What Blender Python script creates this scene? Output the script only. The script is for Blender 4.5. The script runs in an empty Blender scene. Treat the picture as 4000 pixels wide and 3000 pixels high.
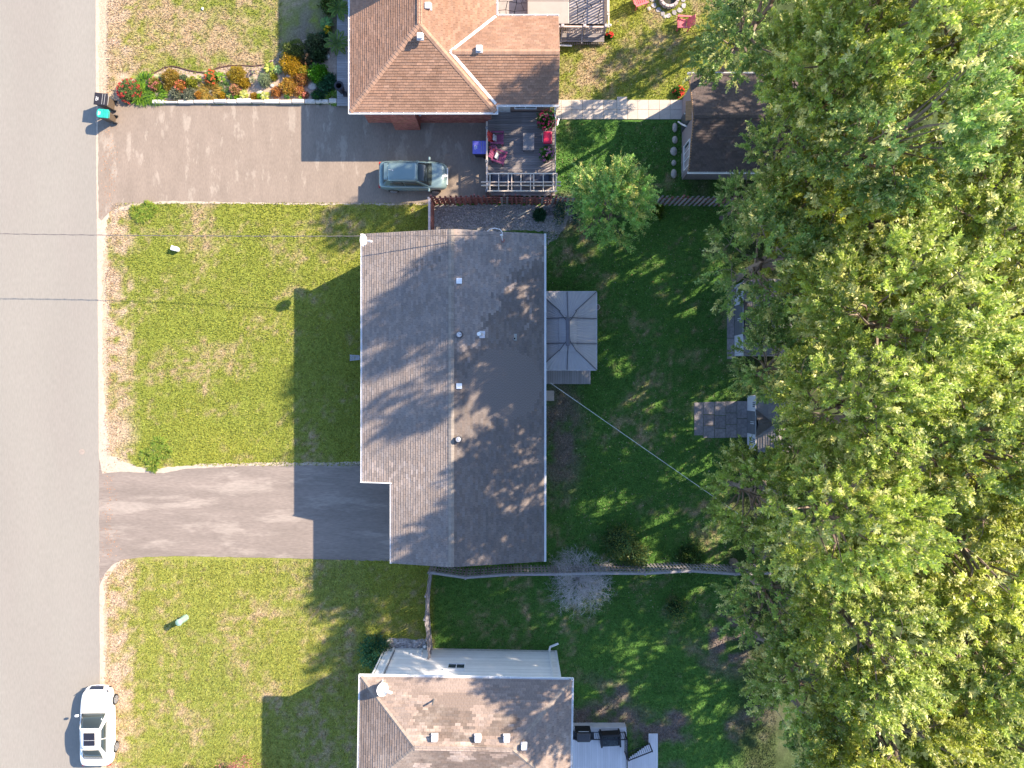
import bpy, math, random
import numpy as np
from mathutils import Vector, Matrix
random.seed(7)
rng = np.random.default_rng(7)
SC = bpy.context.scene
COL = SC.collection
FPX, CAMH = 2774.0, 43.0
DIRS = Vector((1.25, 0.65, 1.0)).normalized()      # towards the sun
ELEV = math.asin(DIRS.z)

# ------------------------------------------------------------ camera, sky, sun, exposure
cd = bpy.data.cameras.new('camera'); cam = bpy.data.objects.new('camera', cd); COL.objects.link(cam)
cam.location = (0, 0, CAMH); cam.rotation_euler = (0, 0, 0)
cd.sensor_width = 36.0; cd.lens = 36.0 * FPX / 4000.0; cd.clip_start = 0.5; cd.clip_end = 4000
SC.camera = cam
wd = bpy.data.worlds.new('World'); SC.world = wd; wd.use_nodes = True
nt = wd.node_tree
sky = nt.nodes.new('ShaderNodeTexSky'); sky.sky_type = 'NISHITA'; sky.sun_disc = False
sky.sun_elevation = ELEV; sky.sun_rotation = math.atan2(DIRS.x, DIRS.y)
sky.altitude = 200; sky.air_density = 1.0; sky.dust_density = 0.6; sky.ozone_density = 3.0
nt.links.new(sky.outputs[0], nt.nodes['Background'].inputs[0])
nt.nodes['Background'].inputs[1].default_value = 0.15
ld = bpy.data.lights.new('sun', 'SUN'); sun = bpy.data.objects.new('sun', ld); COL.objects.link(sun)
ld.energy = 5.0; ld.angle = math.radians(0.5); ld.color = (1.0, 0.84, 0.63)
sun.rotation_euler = DIRS.to_track_quat('Z', 'Y').to_euler(); sun.location = (60, 30, 60)
SC.view_settings.view_transform = 'Standard'; SC.view_settings.look = 'None'
SC.view_settings.exposure = 1.40; SC.view_settings.gamma = 1.0
SC.view_settings.use_curve_mapping = False

def Wp(u, v, z=0.0):
    """real place of a point seen in the photo, at height z"""
    return Vector(((u - 2000) / FPX * (CAMH - z), (1500 - v) / FPX * (CAMH - z), z))

# ------------------------------------------------------------ materials
MATS = {}
def M(name, col, rough=.85, var=.18, scale=6.0, bump=0.0, bscale=60.0, attr=False, metal=0.0, spec=.3,
      stretch=(1, 1, 1), col2=None, s2=.8, amt2=.5, coat=0.0, transl=0.0, det=6.0, fine=0.0, fscale=90.0):
    if name in MATS: return MATS[name]
    m = bpy.data.materials.new(name); m.use_nodes = True; n = m.node_tree.nodes; l = m.node_tree.links
    b = n['Principled BSDF']
    b.inputs['Roughness'].default_value = rough; b.inputs['Metallic'].default_value = metal
    b.inputs['Specular IOR Level'].default_value = spec
    if coat: b.inputs['Coat Weight'].default_value = coat; b.inputs['Coat Roughness'].default_value = .05
    tc = n.new('ShaderNodeTexCoord'); mp = n.new('ShaderNodeMapping'); mp.inputs['Scale'].default_value = stretch
    l.new(tc.outputs['Object'], mp.inputs[0])
    def noise(sc, d=det, ro=.6):
        t = n.new('ShaderNodeTexNoise'); t.inputs['Scale'].default_value = sc; t.inputs['Detail'].default_value = d
        t.inputs['Roughness'].default_value = ro; l.new(mp.outputs[0], t.inputs[0]); return t
    def mult(c, fac_out, lo, hi):
        mr = n.new('ShaderNodeMapRange'); mr.inputs[1].default_value = .28; mr.inputs[2].default_value = .72
        mr.inputs[3].default_value = lo; mr.inputs[4].default_value = hi; l.new(fac_out, mr.inputs[0])
        mx = n.new('ShaderNodeMix'); mx.data_type = 'RGBA'; mx.blend_type = 'MULTIPLY'; mx.inputs[0].default_value = 1
        l.new(c, mx.inputs[6]); l.new(mr.outputs[0], mx.inputs[7]); return mx.outputs[2]
    rgb = n.new('ShaderNodeRGB'); rgb.outputs[0].default_value = (*col, 1); c = rgb.outputs[0]
    if col2 is not None:
        t = noise(s2, 5, .65); mr = n.new('ShaderNodeMapRange'); mr.inputs[1].default_value = .52 - amt2 * .2; mr.inputs[2].default_value = .62
        l.new(t.outputs[0], mr.inputs[0]); mx = n.new('ShaderNodeMix'); mx.data_type = 'RGBA'
        l.new(mr.outputs[0], mx.inputs[0]); l.new(c, mx.inputs[6]); mx.inputs[7].default_value = (*col2, 1); c = mx.outputs[2]
    if attr:
        a = n.new('ShaderNodeAttribute'); a.attribute_name = 'tone'
        mx = n.new('ShaderNodeMix'); mx.data_type = 'RGBA'; mx.blend_type = 'MULTIPLY'; mx.inputs[0].default_value = 1
        l.new(c, mx.inputs[6]); l.new(a.outputs['Color'], mx.inputs[7]); c = mx.outputs[2]
    if var: c = mult(c, noise(scale).outputs[0], 1 - var, 1 + var)
    if fine: c = mult(c, noise(fscale, 2, .5).outputs[0], 1 - fine, 1 + fine)
    l.new(c, b.inputs['Base Color'])
    if bump:
        bp = n.new('ShaderNodeBump'); bp.inputs['Strength'].default_value = bump; bp.inputs['Distance'].default_value = .02
        l.new(noise(bscale, 3).outputs[0], bp.inputs['Height']); l.new(bp.outputs[0], b.inputs['Normal'])
    if transl:
        tr = n.new('ShaderNodeBsdfTranslucent'); l.new(c, tr.inputs[0])
        hs = n.new('ShaderNodeHueSaturation'); hs.inputs['Saturation'].default_value = 1.15; hs.inputs['Value'].default_value = 1.5
        l.new(c, hs.inputs['Color']); l.new(hs.outputs[0], tr.inputs[0])
        ms = n.new('ShaderNodeMixShader'); ms.inputs[0].default_value = transl
        l.new(b.outputs[0], ms.inputs[1]); l.new(tr.outputs[0], ms.inputs[2]); l.new(ms.outputs[0], n['Material Output'].inputs[0])
    MATS[name] = m; return m

# ------------------------------------------------------------ mesh building
ORG = {}
def root_of(o):
    while o.parent: o = o.parent
    return o
class MB:
    def __init__(s): s.v = []; s.f = []; s.t = []
    def add(s, vs, fs, tone=None):
        b = len(s.v); s.v += [tuple(p) for p in vs]; s.f += [tuple(b + i for i in f) for f in fs]
        s.t += [tone or (1, 1, 1)] * len(vs)
    BF = [(0, 3, 2, 1), (4, 5, 6, 7), (0, 1, 5, 4), (1, 2, 6, 5), (2, 3, 7, 6), (3, 0, 4, 7)]
    def box(s, x0, y0, z0, x1, y1, z1, tone=None):
        s.add([(x0, y0, z0), (x1, y0, z0), (x1, y1, z0), (x0, y1, z0), (x0, y0, z1), (x1, y0, z1), (x1, y1, z1), (x0, y1, z1)], s.BF, tone)
    def obox(s, c, size, R=None, tone=None):
        c = Vector(c); R = R or Matrix.Identity(3); h = [k / 2 for k in size]; vs = []
        for z in (-1, 1):
            for x, y in ((-1, -1), (1, -1), (1, 1), (-1, 1)): vs.append(c + R @ Vector((x * h[0], y * h[1], z * h[2])))
        s.add(vs, s.BF, tone)
    def beam(s, p, q, w, h, tone=None):
        p = Vector(p); q = Vector(q); d = q - p; L = d.length; d = d / L
        up = Vector((0, 0, 1)) if abs(d.z) < .95 else Vector((0, 1, 0))
        y = up.cross(d).normalized(); z = d.cross(y)
        s.obox((p + q) / 2, (L, w, h), Matrix((d, y, z)).transposed(), tone)
    def frus(s, c, r0, r1, h, n=12, tone=None, cap=True, sy=1.0):
        cx, cy, cz = c; vs = []
        for r, z in ((r0, cz), (r1, cz + h)):
            for i in range(n):
                a = 2 * math.pi * (i + .5) / n; vs.append((cx + r * math.cos(a), cy + r * sy * math.sin(a), z))
        fs = [(i, (i + 1) % n, n + (i + 1) % n, n + i) for i in range(n)]
        if cap: fs += [tuple(range(n - 1, -1, -1)), tuple(range(n, 2 * n))]
        s.add(vs, fs, tone)
    def tube(s, pts, r, n=6, tone=None):
        pts = [Vector(p) for p in pts]; rr = r if isinstance(r, (list, tuple)) else [r] * len(pts); vs = []
        for i, p in enumerate(pts):
            d = (pts[min(i + 1, len(pts) - 1)] - pts[max(i - 1, 0)]).normalized()
            a = d.orthogonal().normalized() if abs(d.z) > .9 else Vector((0, 0, 1)).cross(d).normalized()
            b = d.cross(a)
            for k in range(n):
                t = 2 * math.pi * k / n; vs.append(p + (a * math.cos(t) + b * math.sin(t)) * rr[i])
        fs = []
        for i in range(len(pts) - 1):
            for k in range(n):
                k2 = (k + 1) % n; fs.append((i * n + k, i * n + k2, (i + 1) * n + k2, (i + 1) * n + k))
        fs += [tuple(range(n - 1, -1, -1)), tuple((len(pts) - 1) * n + k for k in range(n))]
        s.add(vs, fs, tone)
    def slab(s, poly, th, tone=None, d=None):
        """a polygon of 3D points (anticlockwise from above) thickened downwards"""
        n = len(poly); d = d or Vector((0, 0, -th)); top = [Vector(p) for p in poly]; bot = [p + d for p in top]
        s.add(top + bot, [tuple(range(n)), tuple(range(2 * n - 1, n - 1, -1))] + [(i, n + i, n + (i + 1) % n, (i + 1) % n) for i in range(n)], tone)
    def ell(s, c, r, n=10, m=6, tone=None, jit=0.0, rnd=random, z0=-1.0):
        vs = []; c = Vector(c)
        for j in range(m + 1):
            ph = math.pi * j / m
            for i in range(n):
                a = 2 * math.pi * i / n; k = 1 + rnd.uniform(-jit, jit)
                vs.append((c.x + r[0] * k * math.sin(ph) * math.cos(a), c.y + r[1] * k * math.sin(ph) * math.sin(a), c.z + r[2] * k * math.cos(ph)))
        fs = [(j * n + i, (j + 1) * n + i, (j + 1) * n + (i + 1) % n, j * n + (i + 1) % n) for j in range(m) for i in range(n)]
        s.add(vs, fs, tone)
def fmesh(name, V, Q, tone=None):
    """mesh from numpy arrays: V (n,3), Q (m,k)"""
    me = bpy.data.meshes.new(name); V = np.asarray(V, np.float32); Q = np.asarray(Q, np.int32); k = Q.shape[1]
    me.vertices.add(len(V)); me.vertices.foreach_set('co', V.ravel())
    me.loops.add(Q.size); me.loops.foreach_set('vertex_index', Q.ravel())
    me.polygons.add(len(Q)); me.polygons.foreach_set('loop_start', np.arange(0, Q.size, k, dtype=np.int32))
    me.polygons.foreach_set('loop_total', np.full(len(Q), k, np.int32))
    me.update(calc_edges=True)
    if tone is not None: set_tone(me, tone)
    return me
def set_tone(me, T):
    a = me.attributes.new('tone', 'FLOAT_COLOR', 'POINT'); T = np.asarray(T, np.float32)
    a.data.foreach_set('color', np.concatenate([T, np.ones((len(T), 1), np.float32)], 1).ravel())
def mesh_of(name, mb, org=(0, 0, 0)):
    V = np.array(mb.v, np.float32) - np.array(org, np.float32)
    me = bpy.data.meshes.new(name); me.from_pydata(V.tolist(), [], mb.f); me.update()
    if any(t != (1, 1, 1) for t in mb.t): set_tone(me, mb.t)
    elif mb.t: set_tone(me, mb.t)
    return me
def props(o, label=None, cat=None, group=None, kind=None):
    if label: o['label'] = label
    if cat: o['category'] = cat
    if group: o['group'] = group
    if kind: o['kind'] = kind
    return o
def link(name, me, mat, parent=None, loc=None, **kw):
    o = bpy.data.objects.new(name, me); COL.objects.link(o)
    if mat is not None and len(me.materials) == 0: me.materials.append(mat)
    if parent is not None: o.parent = parent
    if loc is not None: o.location = loc
    return props(o, **kw)
def obj(name, mb, mat, parent=None, smooth=False, bevel=0.0, sub=0, **kw):
    org = ORG.get(root_of(parent).name, (0, 0, 0)) if parent is not None else (0, 0, 0)
    me = mesh_of(name, mb, org)
    o = link(name, me, mat, parent, **kw)
    if smooth or sub: me.polygons.foreach_set('use_smooth', [True] * len(me.polygons))
    if bevel:
        b = o.modifiers.new('bevel', 'BEVEL'); b.width = bevel; b.segments = 2; b.limit_method = 'ANGLE'
    if sub:
        b = o.modifiers.new('sub', 'SUBSURF'); b.levels = b.render_levels = sub
    return o
def thing(name, label, cat, loc=(0, 0, 0), rz=0.0, group=None, local=False, kind=None):
    """an Empty at the base of a thing; parts follow in world coordinates, or in its own when local"""
    o = bpy.data.objects.new(name, None); COL.objects.link(o); o.location = loc; o.rotation_euler = (0, 0, rz)
    o.empty_display_size = .2
    ORG[o.name] = (0, 0, 0) if local else tuple(loc)
    return props(o, label=label, cat=cat, group=group, kind=kind)
def single(name, mb, mat, label, cat, group=None, loc=None, **kw):
    """a thing that is one mesh, its origin at its base"""
    V = np.array(mb.v)
    if loc is None: loc = ((V[:, 0].min() + V[:, 0].max()) / 2, (V[:, 1].min() + V[:, 1].max()) / 2, V[:, 2].min())
    sm = kw.pop('smooth', False); bv = kw.pop('bevel', 0)
    o = link(name, mesh_of(name, mb, loc), mat, None, loc, label=label, cat=cat, group=group, **kw)
    if sm: o.data.polygons.foreach_set('use_smooth', [True] * len(o.data.polygons))
    if bv: b = o.modifiers.new('bevel', 'BEVEL'); b.width = bv; b.segments = 2
    return o
def clone(root, loc, rz=0.0, scale=1.0, label=None):
    r = root.copy(); COL.objects.link(r); r.location = loc; r.rotation_euler = (0, 0, rz); r.scale = (scale,) * 3
    if label: r['label'] = label
    for ch in root.children:
        c = ch.copy(); COL.objects.link(c); c.parent = r
        for g in ch.children:
            d = g.copy(); COL.objects.link(d); d.parent = c
    return r
def jt(a=.08):
    k = 1 + random.uniform(-a, a); return (k * (1 + random.uniform(-.03, .03)), k, k * (1 + random.uniform(-.03, .03)))
def vnoise(x, y, s, seed=0):
    x = np.asarray(x, float) / s + 137.3 * (seed + 1); y = np.asarray(y, float) / s + 71.7 * (seed + 1)
    xi = np.floor(x).astype(np.int64); yi = np.floor(y).astype(np.int64); fx = x - xi; fy = y - yi
    fx = fx * fx * (3 - 2 * fx); fy = fy * fy * (3 - 2 * fy)
    def h(a, b):
        n = (a * 374761393 + b * 668265263 + seed * 974711) & 0x7fffffff
        n = ((n ^ (n >> 13)) * 1274126177) & 0x7fffffff
        return ((n ^ (n >> 16)) & 0xffff) / 65535.0
    return (h(xi, yi) * (1 - fx) + h(xi + 1, yi) * fx) * (1 - fy) + (h(xi, yi + 1) * (1 - fx) + h(xi + 1, yi + 1) * fx) * fy
def fbm(x, y, s, seed=0, o=4):
    r = 0; a = .5; t = 0
    for i in range(o): r = r + a * vnoise(x, y, s, seed + 11 * i); t += a; a *= .55; s *= .5
    return r / t
def sstep(x, a, b):
    t = np.clip((x - a) / (b - a), 0, 1); return t * t * (3 - 2 * t)
def patch(u, v, u0, v0, ru, rv, soft=1.0):
    return 1 - sstep(np.sqrt(((u - u0) / ru) ** 2 + ((v - v0) / rv) ** 2), 1 - .6 * soft, 1 + .4 * soft)

# ------------------------------------------------------------ ground
GREEN = np.array((.215, .232, .040)); GREEN2 = np.array((.150, .195, .040)); DRY = np.array((.36, .27, .17)); SAND = np.array((.42, .325, .245)); DIRT = np.array((.17, .135, .12))
def ground_col(x, y):
    u = 2000 + x * 64.51; v = 1500 - y * 64.51
    n1 = fbm(x, y, 2.2, 1); n2 = fbm(x, y, .55, 5, 3); n3 = fbm(x, y, 6, 9)
    dry = np.zeros_like(x) + .10
    top = (1 - sstep(v, 380, 430)) * (1 - sstep(u, 1075, 1300)); dry += top * .38
    roadside = (1 - sstep(u + (n1 - .5) * 160, 430, 600)) ; dry += roadside * .62
    dry += .17 * patch(u, v, 860, 1330, 260, 230) * (v < 1900) + .25 * patch(u, v, 880, 880, 420, 90)
    dry += .30 * patch(u, v, 2260, 330, 130, 110) + .18 * (u > 2190) * (v < 400)
    dry += .16 * (v > 2170) * (v < 3200) * (u < 1400)
    wob = (n1 - .5) * 1.3 + (n2 - .5) * .95
    n4 = fbm(x, y, .22, 71, 2); wob = wob + (n4 - .5) * 1.0; d = sstep(dry + wob, .15, 1.05)[..., None]
    g = GREEN[None] * (1 - sstep(n3, .35, .7)[..., None] * .35) + GREEN2[None] * (sstep(n3, .35, .7)[..., None] * .35)
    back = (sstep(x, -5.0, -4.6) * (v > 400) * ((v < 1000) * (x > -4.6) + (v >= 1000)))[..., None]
    g = g * (1 - back) + np.array((.078, .168, .036))[None] * back  # backyard grass coloured darker and greener, tree shade put into its albedo
    lawn3 = ((v > 2170) * (u < 1420))[..., None]
    g = g * (1 - .35 * lawn3) + np.array((.24, .25, .07))[None] * .35 * lawn3
    c = g * (1 - d) + DRY[None] * d
    c = c * (1 + lawn3 * .05 * (np.sin(x * 9.5 + n1 * 3) + np.sin(y * 11 + n1 * 3))[..., None])
    sand = np.maximum(roadside * sstep(n2 + n1 * .5, .62, .95) * (u < 520), patch(u + n2 * 60, v, 480, 1690, 75, 75) * .9)
    sand = np.maximum(sand, (1 - sstep(u + (n2 - .5) * 30, 405, 425)))[..., None]
    c = c * (1 - sand) + SAND[None] * sand
    dirt = np.maximum.reduce([patch(u, v, 2185, 1700, 95, 240) * .9, patch(u, v, 2350, 2800, 200, 60), patch(u, v, 2610, 2800, 420, 260) * sstep(n1, .48, .66),
        patch(u, v, 2740, 450, 60, 300) * (v > 470) , patch(u, v, 2250, 830, 160, 80), patch(u, v, 1240, 200, 150, 230) * .9, patch(u, v, 2850, 2500, 120, 130) * sstep(n2, .45, .6)])
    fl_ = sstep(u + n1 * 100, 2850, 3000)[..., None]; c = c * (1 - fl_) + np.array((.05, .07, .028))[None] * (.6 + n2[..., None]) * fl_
    dirt = dirt * sstep(n2 + .35, .45, .9); dirt = dirt[..., None]
    return c * (1 - dirt) + DIRT[None] * (1 + (n2 - .5)[..., None] * .6) * dirt
def build_ground():
    def axis(lo, hi, st):
        inner = np.arange(lo, hi + st / 2, st); out = []
        d = st * 2
        p = hi
        while p < 1500: p += d; d *= 1.5; out.append(p)
        out = np.array(out); return np.concatenate([(lo - (out - hi))[::-1], inner, out])
    X = axis(-36, 34, .2); Y = axis(-27, 28, .2); nx, ny = len(X), len(Y)
    gx, gy = np.meshgrid(X, Y); gx = gx.ravel(); gy = gy.ravel()
    z = (fbm(gx, gy, 1.2, 21, 3) - .5) * .02
    V = np.stack([gx, gy, z - .012], 1)
    i = (np.arange(ny - 1)[:, None] * nx + np.arange(nx - 1)[None]).ravel()
    Q = np.stack([i, i + 1, i + nx + 1, i + nx], 1)
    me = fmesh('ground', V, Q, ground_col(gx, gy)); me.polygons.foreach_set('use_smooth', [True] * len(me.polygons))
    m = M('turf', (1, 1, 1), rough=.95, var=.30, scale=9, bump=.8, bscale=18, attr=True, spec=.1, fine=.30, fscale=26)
    link('ground', me, m, kind='structure')
build_ground()

def sheet(name, px, z, mat, wob=.0, step=.25, kind='structure', th=.0, seed=3):
    """flat sheet with a slightly uneven outline; px are photo points on the ground"""
    P = [Wp(u, v, 0) for u, v in px]; out = []
    r = random.Random(seed)
    for i, p in enumerate(P):
        q = P[(i + 1) % len(P)]; L = (q - p).length; n = max(1, int(L / step)); nrm = Vector((-(q - p).y, (q - p).x, 0)).normalized()
        for k in range(n):
            out.append(p.lerp(q, k / n) + nrm * ((r.uniform(-1, 1) * wob) if k else 0) + Vector((0, 0, z)))
    area = sum(out[i].x * out[(i + 1) % len(out)].y - out[(i + 1) % len(out)].x * out[i].y for i in range(len(out)))
    if area < 0: out.reverse()
    mb = MB(); mb.slab(out, th or .03)
    return obj(name, mb, mat, kind=kind) if kind else mb
asph_road = M('road_asphalt', (.262, .243, .218), rough=.9, var=.05, scale=.7, bump=.2, bscale=30, fine=.07, fscale=17, col2=(.245, .224, .202), s2=.35, stretch=(1, .2, 1))
asph_n = M('brown_asphalt', (.242, .194, .160), rough=.9, var=.10, scale=1.4, bump=.3, bscale=30, fine=.10, fscale=14, col2=(.31, .258, .215), s2=1.3, amt2=-.2, stretch=(1, .35, 1))
asph_s = M('grey_asphalt', (.222, .184, .163), rough=.9, var=.16, scale=1.1, bump=.3, bscale=30, fine=.12, fscale=14, col2=(.295, .25, .22), s2=.9, amt2=0, stretch=(.22, 1, 1))
sandm = M('pale_sand', (.44, .365, .30), rough=.95, var=.14, scale=5, bump=.5, bscale=25, fine=.12, fscale=20)
sheet('road_shoulder', [(330, -400), (384, -400), (386, 360), (402, 395), (470, 425), (470, 470), (400, 500), (392, 800), (425, 830), (401, 1000), (398, 1400), (420, 1690), (432, 1770), (500, 1815), (560, 1848), (600, 1880), (410, 1900), (405, 2150), (480, 2190), (440, 2230), (405, 2270), (408, 2800), (430, 3400), (330, 3400)], .004, sandm, .09)
sheet('road', [(-520, -400), (372, -400), (376, 600), (385, 1500), (389, 2400), (397, 3400), (-520, 3400)], .012, asph_road, .012)
sheet('driveway_north', [(383, 372), (455, 392), (520, 403), (700, 408), (1320, 409), (1320, 380), (1930, 380), (1930, 720), (1915, 795), (1680, 796), (1100, 793), (640, 785), (560, 789), (480, 802), (430, 826), (397, 862), (385, 850)], .008, asph_n, .03)
sheet('driveway_margin', [(480, 790), (700, 776), (1400, 787), (1700, 790), (1700, 799), (1400, 800), (700, 795), (560, 800), (440, 835)], .005, sandm, .05)
sheet('driveway_south', [(386, 1780), (400, 1850), (470, 1842), (560, 1846), (640, 1848), (720, 1832), (900, 1822), (1420, 1813), (1580, 1813), (1580, 2196), (1520, 2192), (1100, 2180), (700, 2172), (560, 2176), (480, 2186), (440, 2206), (410, 2240), (389, 2290)], .008, asph_s, .02)
sheet('driveway_border', [(420, 1770), (470, 1800), (550, 1825), (640, 1828), (800, 1812), (1150, 1806), (1420, 1806), (1420, 1820), (900, 1832), (640, 1858), (560, 1862), (430, 1860)], .005, sandm, .06)
gravm = M('grey_gravel', (.30, .28, .27), rough=.95, var=.45, scale=7, bump=1, bscale=22, fine=.4, fscale=18)
sheet('gravel_bed', [(1690, 798), (2160, 800), (2230, 830), (2200, 900), (2140, 960), (2120, 900), (1690, 900)], .006, gravm, .1)
sheet('rock_bed', [(1490, 2505), (1520, 2492), (1665, 2498), (1668, 2545), (1480, 2545)], .006, gravm, .06)
# a worn water-main cover in the road
mb = MB(); c = Wp(320, 1765); mb.frus((c.x, c.y, .012), .17, .17, .012, 16); mb.frus((c.x, c.y, .024), .11, .11, .005, 16)
single('valve_cover', mb, M('iron', (.30, .25, .22), rough=.7, var=.2), 'small round metal water valve cover set in the road', 'valve cover')

def scatter_tris(name, n, region, size, colf, keep, kind='stuff', flat=False, mat=None, label=None, cat=None, seed=1):
    r = np.random.default_rng(seed)
    x = r.uniform(region[0], region[2], n); y = r.uniform(region[1], region[3], n); k = keep(x, y); x = x[k]; y = y[k]; n = len(x)
    a = r.uniform(0, 2 * math.pi, n); s = r.uniform(size[0], size[1], n); c = colf(x, y, r)
    d = np.stack([np.cos(a), np.sin(a)], 1); p = np.stack([-d[:, 1], d[:, 0]], 1)
    base = np.stack([x, y], 1); lean = r.uniform(.3, 1.1, n)[:, None]
    V = np.zeros((n, 3, 3)); w = (s * .33)[:, None]
    V[:, 0, :2] = base - p * w; V[:, 1, :2] = base + p * w; V[:, 2, :2] = base + d * s[:, None] * lean
    V[:, 0, 2] = V[:, 1, 2] = 0.0 if not flat else .012
    V[:, 2, 2] = s * (.9 if not flat else .15) * (1.15 - .5 * lean[:, 0]) + .008
    me = fmesh(name, V.reshape(-1, 3), np.arange(3 * n).reshape(-1, 3), np.repeat(c, 3, 0))
    return link(name, me, mat, label=label, cat=cat, kind=kind)
def uvg(x, y): return 2000 + x * 64.51, 1500 - y * 64.51
def on_lawn(x, y):
    u, v = uvg(x, y)
    k = u > 408 + 22 * fbm(x, y, .5, 33, 2)
    k &= ~((v > 402) & (v < 792) & (u < 1920))
    k &= ~((u < 505) & (v > 380) & (v < 402)) & ~((u < 440) & (v > 350) & (v < 850)) & ~((u < 520) & (np.abs(v - 1830) < 30))
    k &= ~((v > 1820) & (v < 2186) & (u < 1600)) & ~((u < 460) & (v > 1780) & (v < 2230))
    k &= ~((u > 1690) & (u < 2220) & (v > 800) & (v < 905))
    k &= ~((u > 2190) & (u < 2670) & (v > 385) & (v < 475)) & ~((u > 1905) & (u < 2175) & (v > 380) & (v < 765))
    k &= ~((u > 2700) & (u < 2925) & (v > 1565) & (v < 1715)) & ~((u > 450) & (u < 1310) & (v > 290) & (v < 400)) & ~((u > 1100) & (u < 1370) & (v < 400))
    k &= ~((u > 1480) & (u < 1668) & (v > 2492) & (v < 2545)) & ~((u > 2830) & (u < 2880) & (v > 1100) & (v < 1410))
    return k
def tuft_col(x, y, r):
    c = ground_col(x, y); n = len(x); lum = r.uniform(.55, 1.65, n)[:, None]
    hue = r.uniform(-.12, .12, n)
    c = c * lum; c[:, 0] *= 1 + hue; c[:, 2] *= 1 - hue; return np.clip(c, 0, .6)
turf = M('grass_blade', (1, 1, 1), rough=.7, var=0, attr=True, spec=.25, transl=.25)
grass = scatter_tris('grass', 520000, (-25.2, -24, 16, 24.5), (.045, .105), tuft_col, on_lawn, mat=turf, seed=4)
def leafc(x, y, r):
    n = len(x); t = r.uniform(0, 1, n)[:, None]; return (np.array((.55, .50, .38)) * t + np.array((.30, .17, .07)) * (1 - t))
litter = M('dead_leaf', (1, 1, 1), rough=.8, var=0, attr=True)
scatter_tris('fallen_leaves', 2600, (2, -14, 14, 22), (.05, .09), leafc, on_lawn, flat=True, mat=litter, seed=8)
scatter_tris('roadside_leaves', 3800, (-25.0, -24, -23.6, 21), (.04, .10), lambda x, y, r: np.array((.33, .17, .09)) * r.uniform(.6, 1.5, len(x))[:, None],
             lambda x, y: (np.random.default_rng(2).uniform(0, 1, len(x)) < np.exp(-((x + 24.4) / .35) ** 2)) & (fbm(x, y, 1.5, 44) > .42), flat=True, mat=litter, seed=9)

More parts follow.
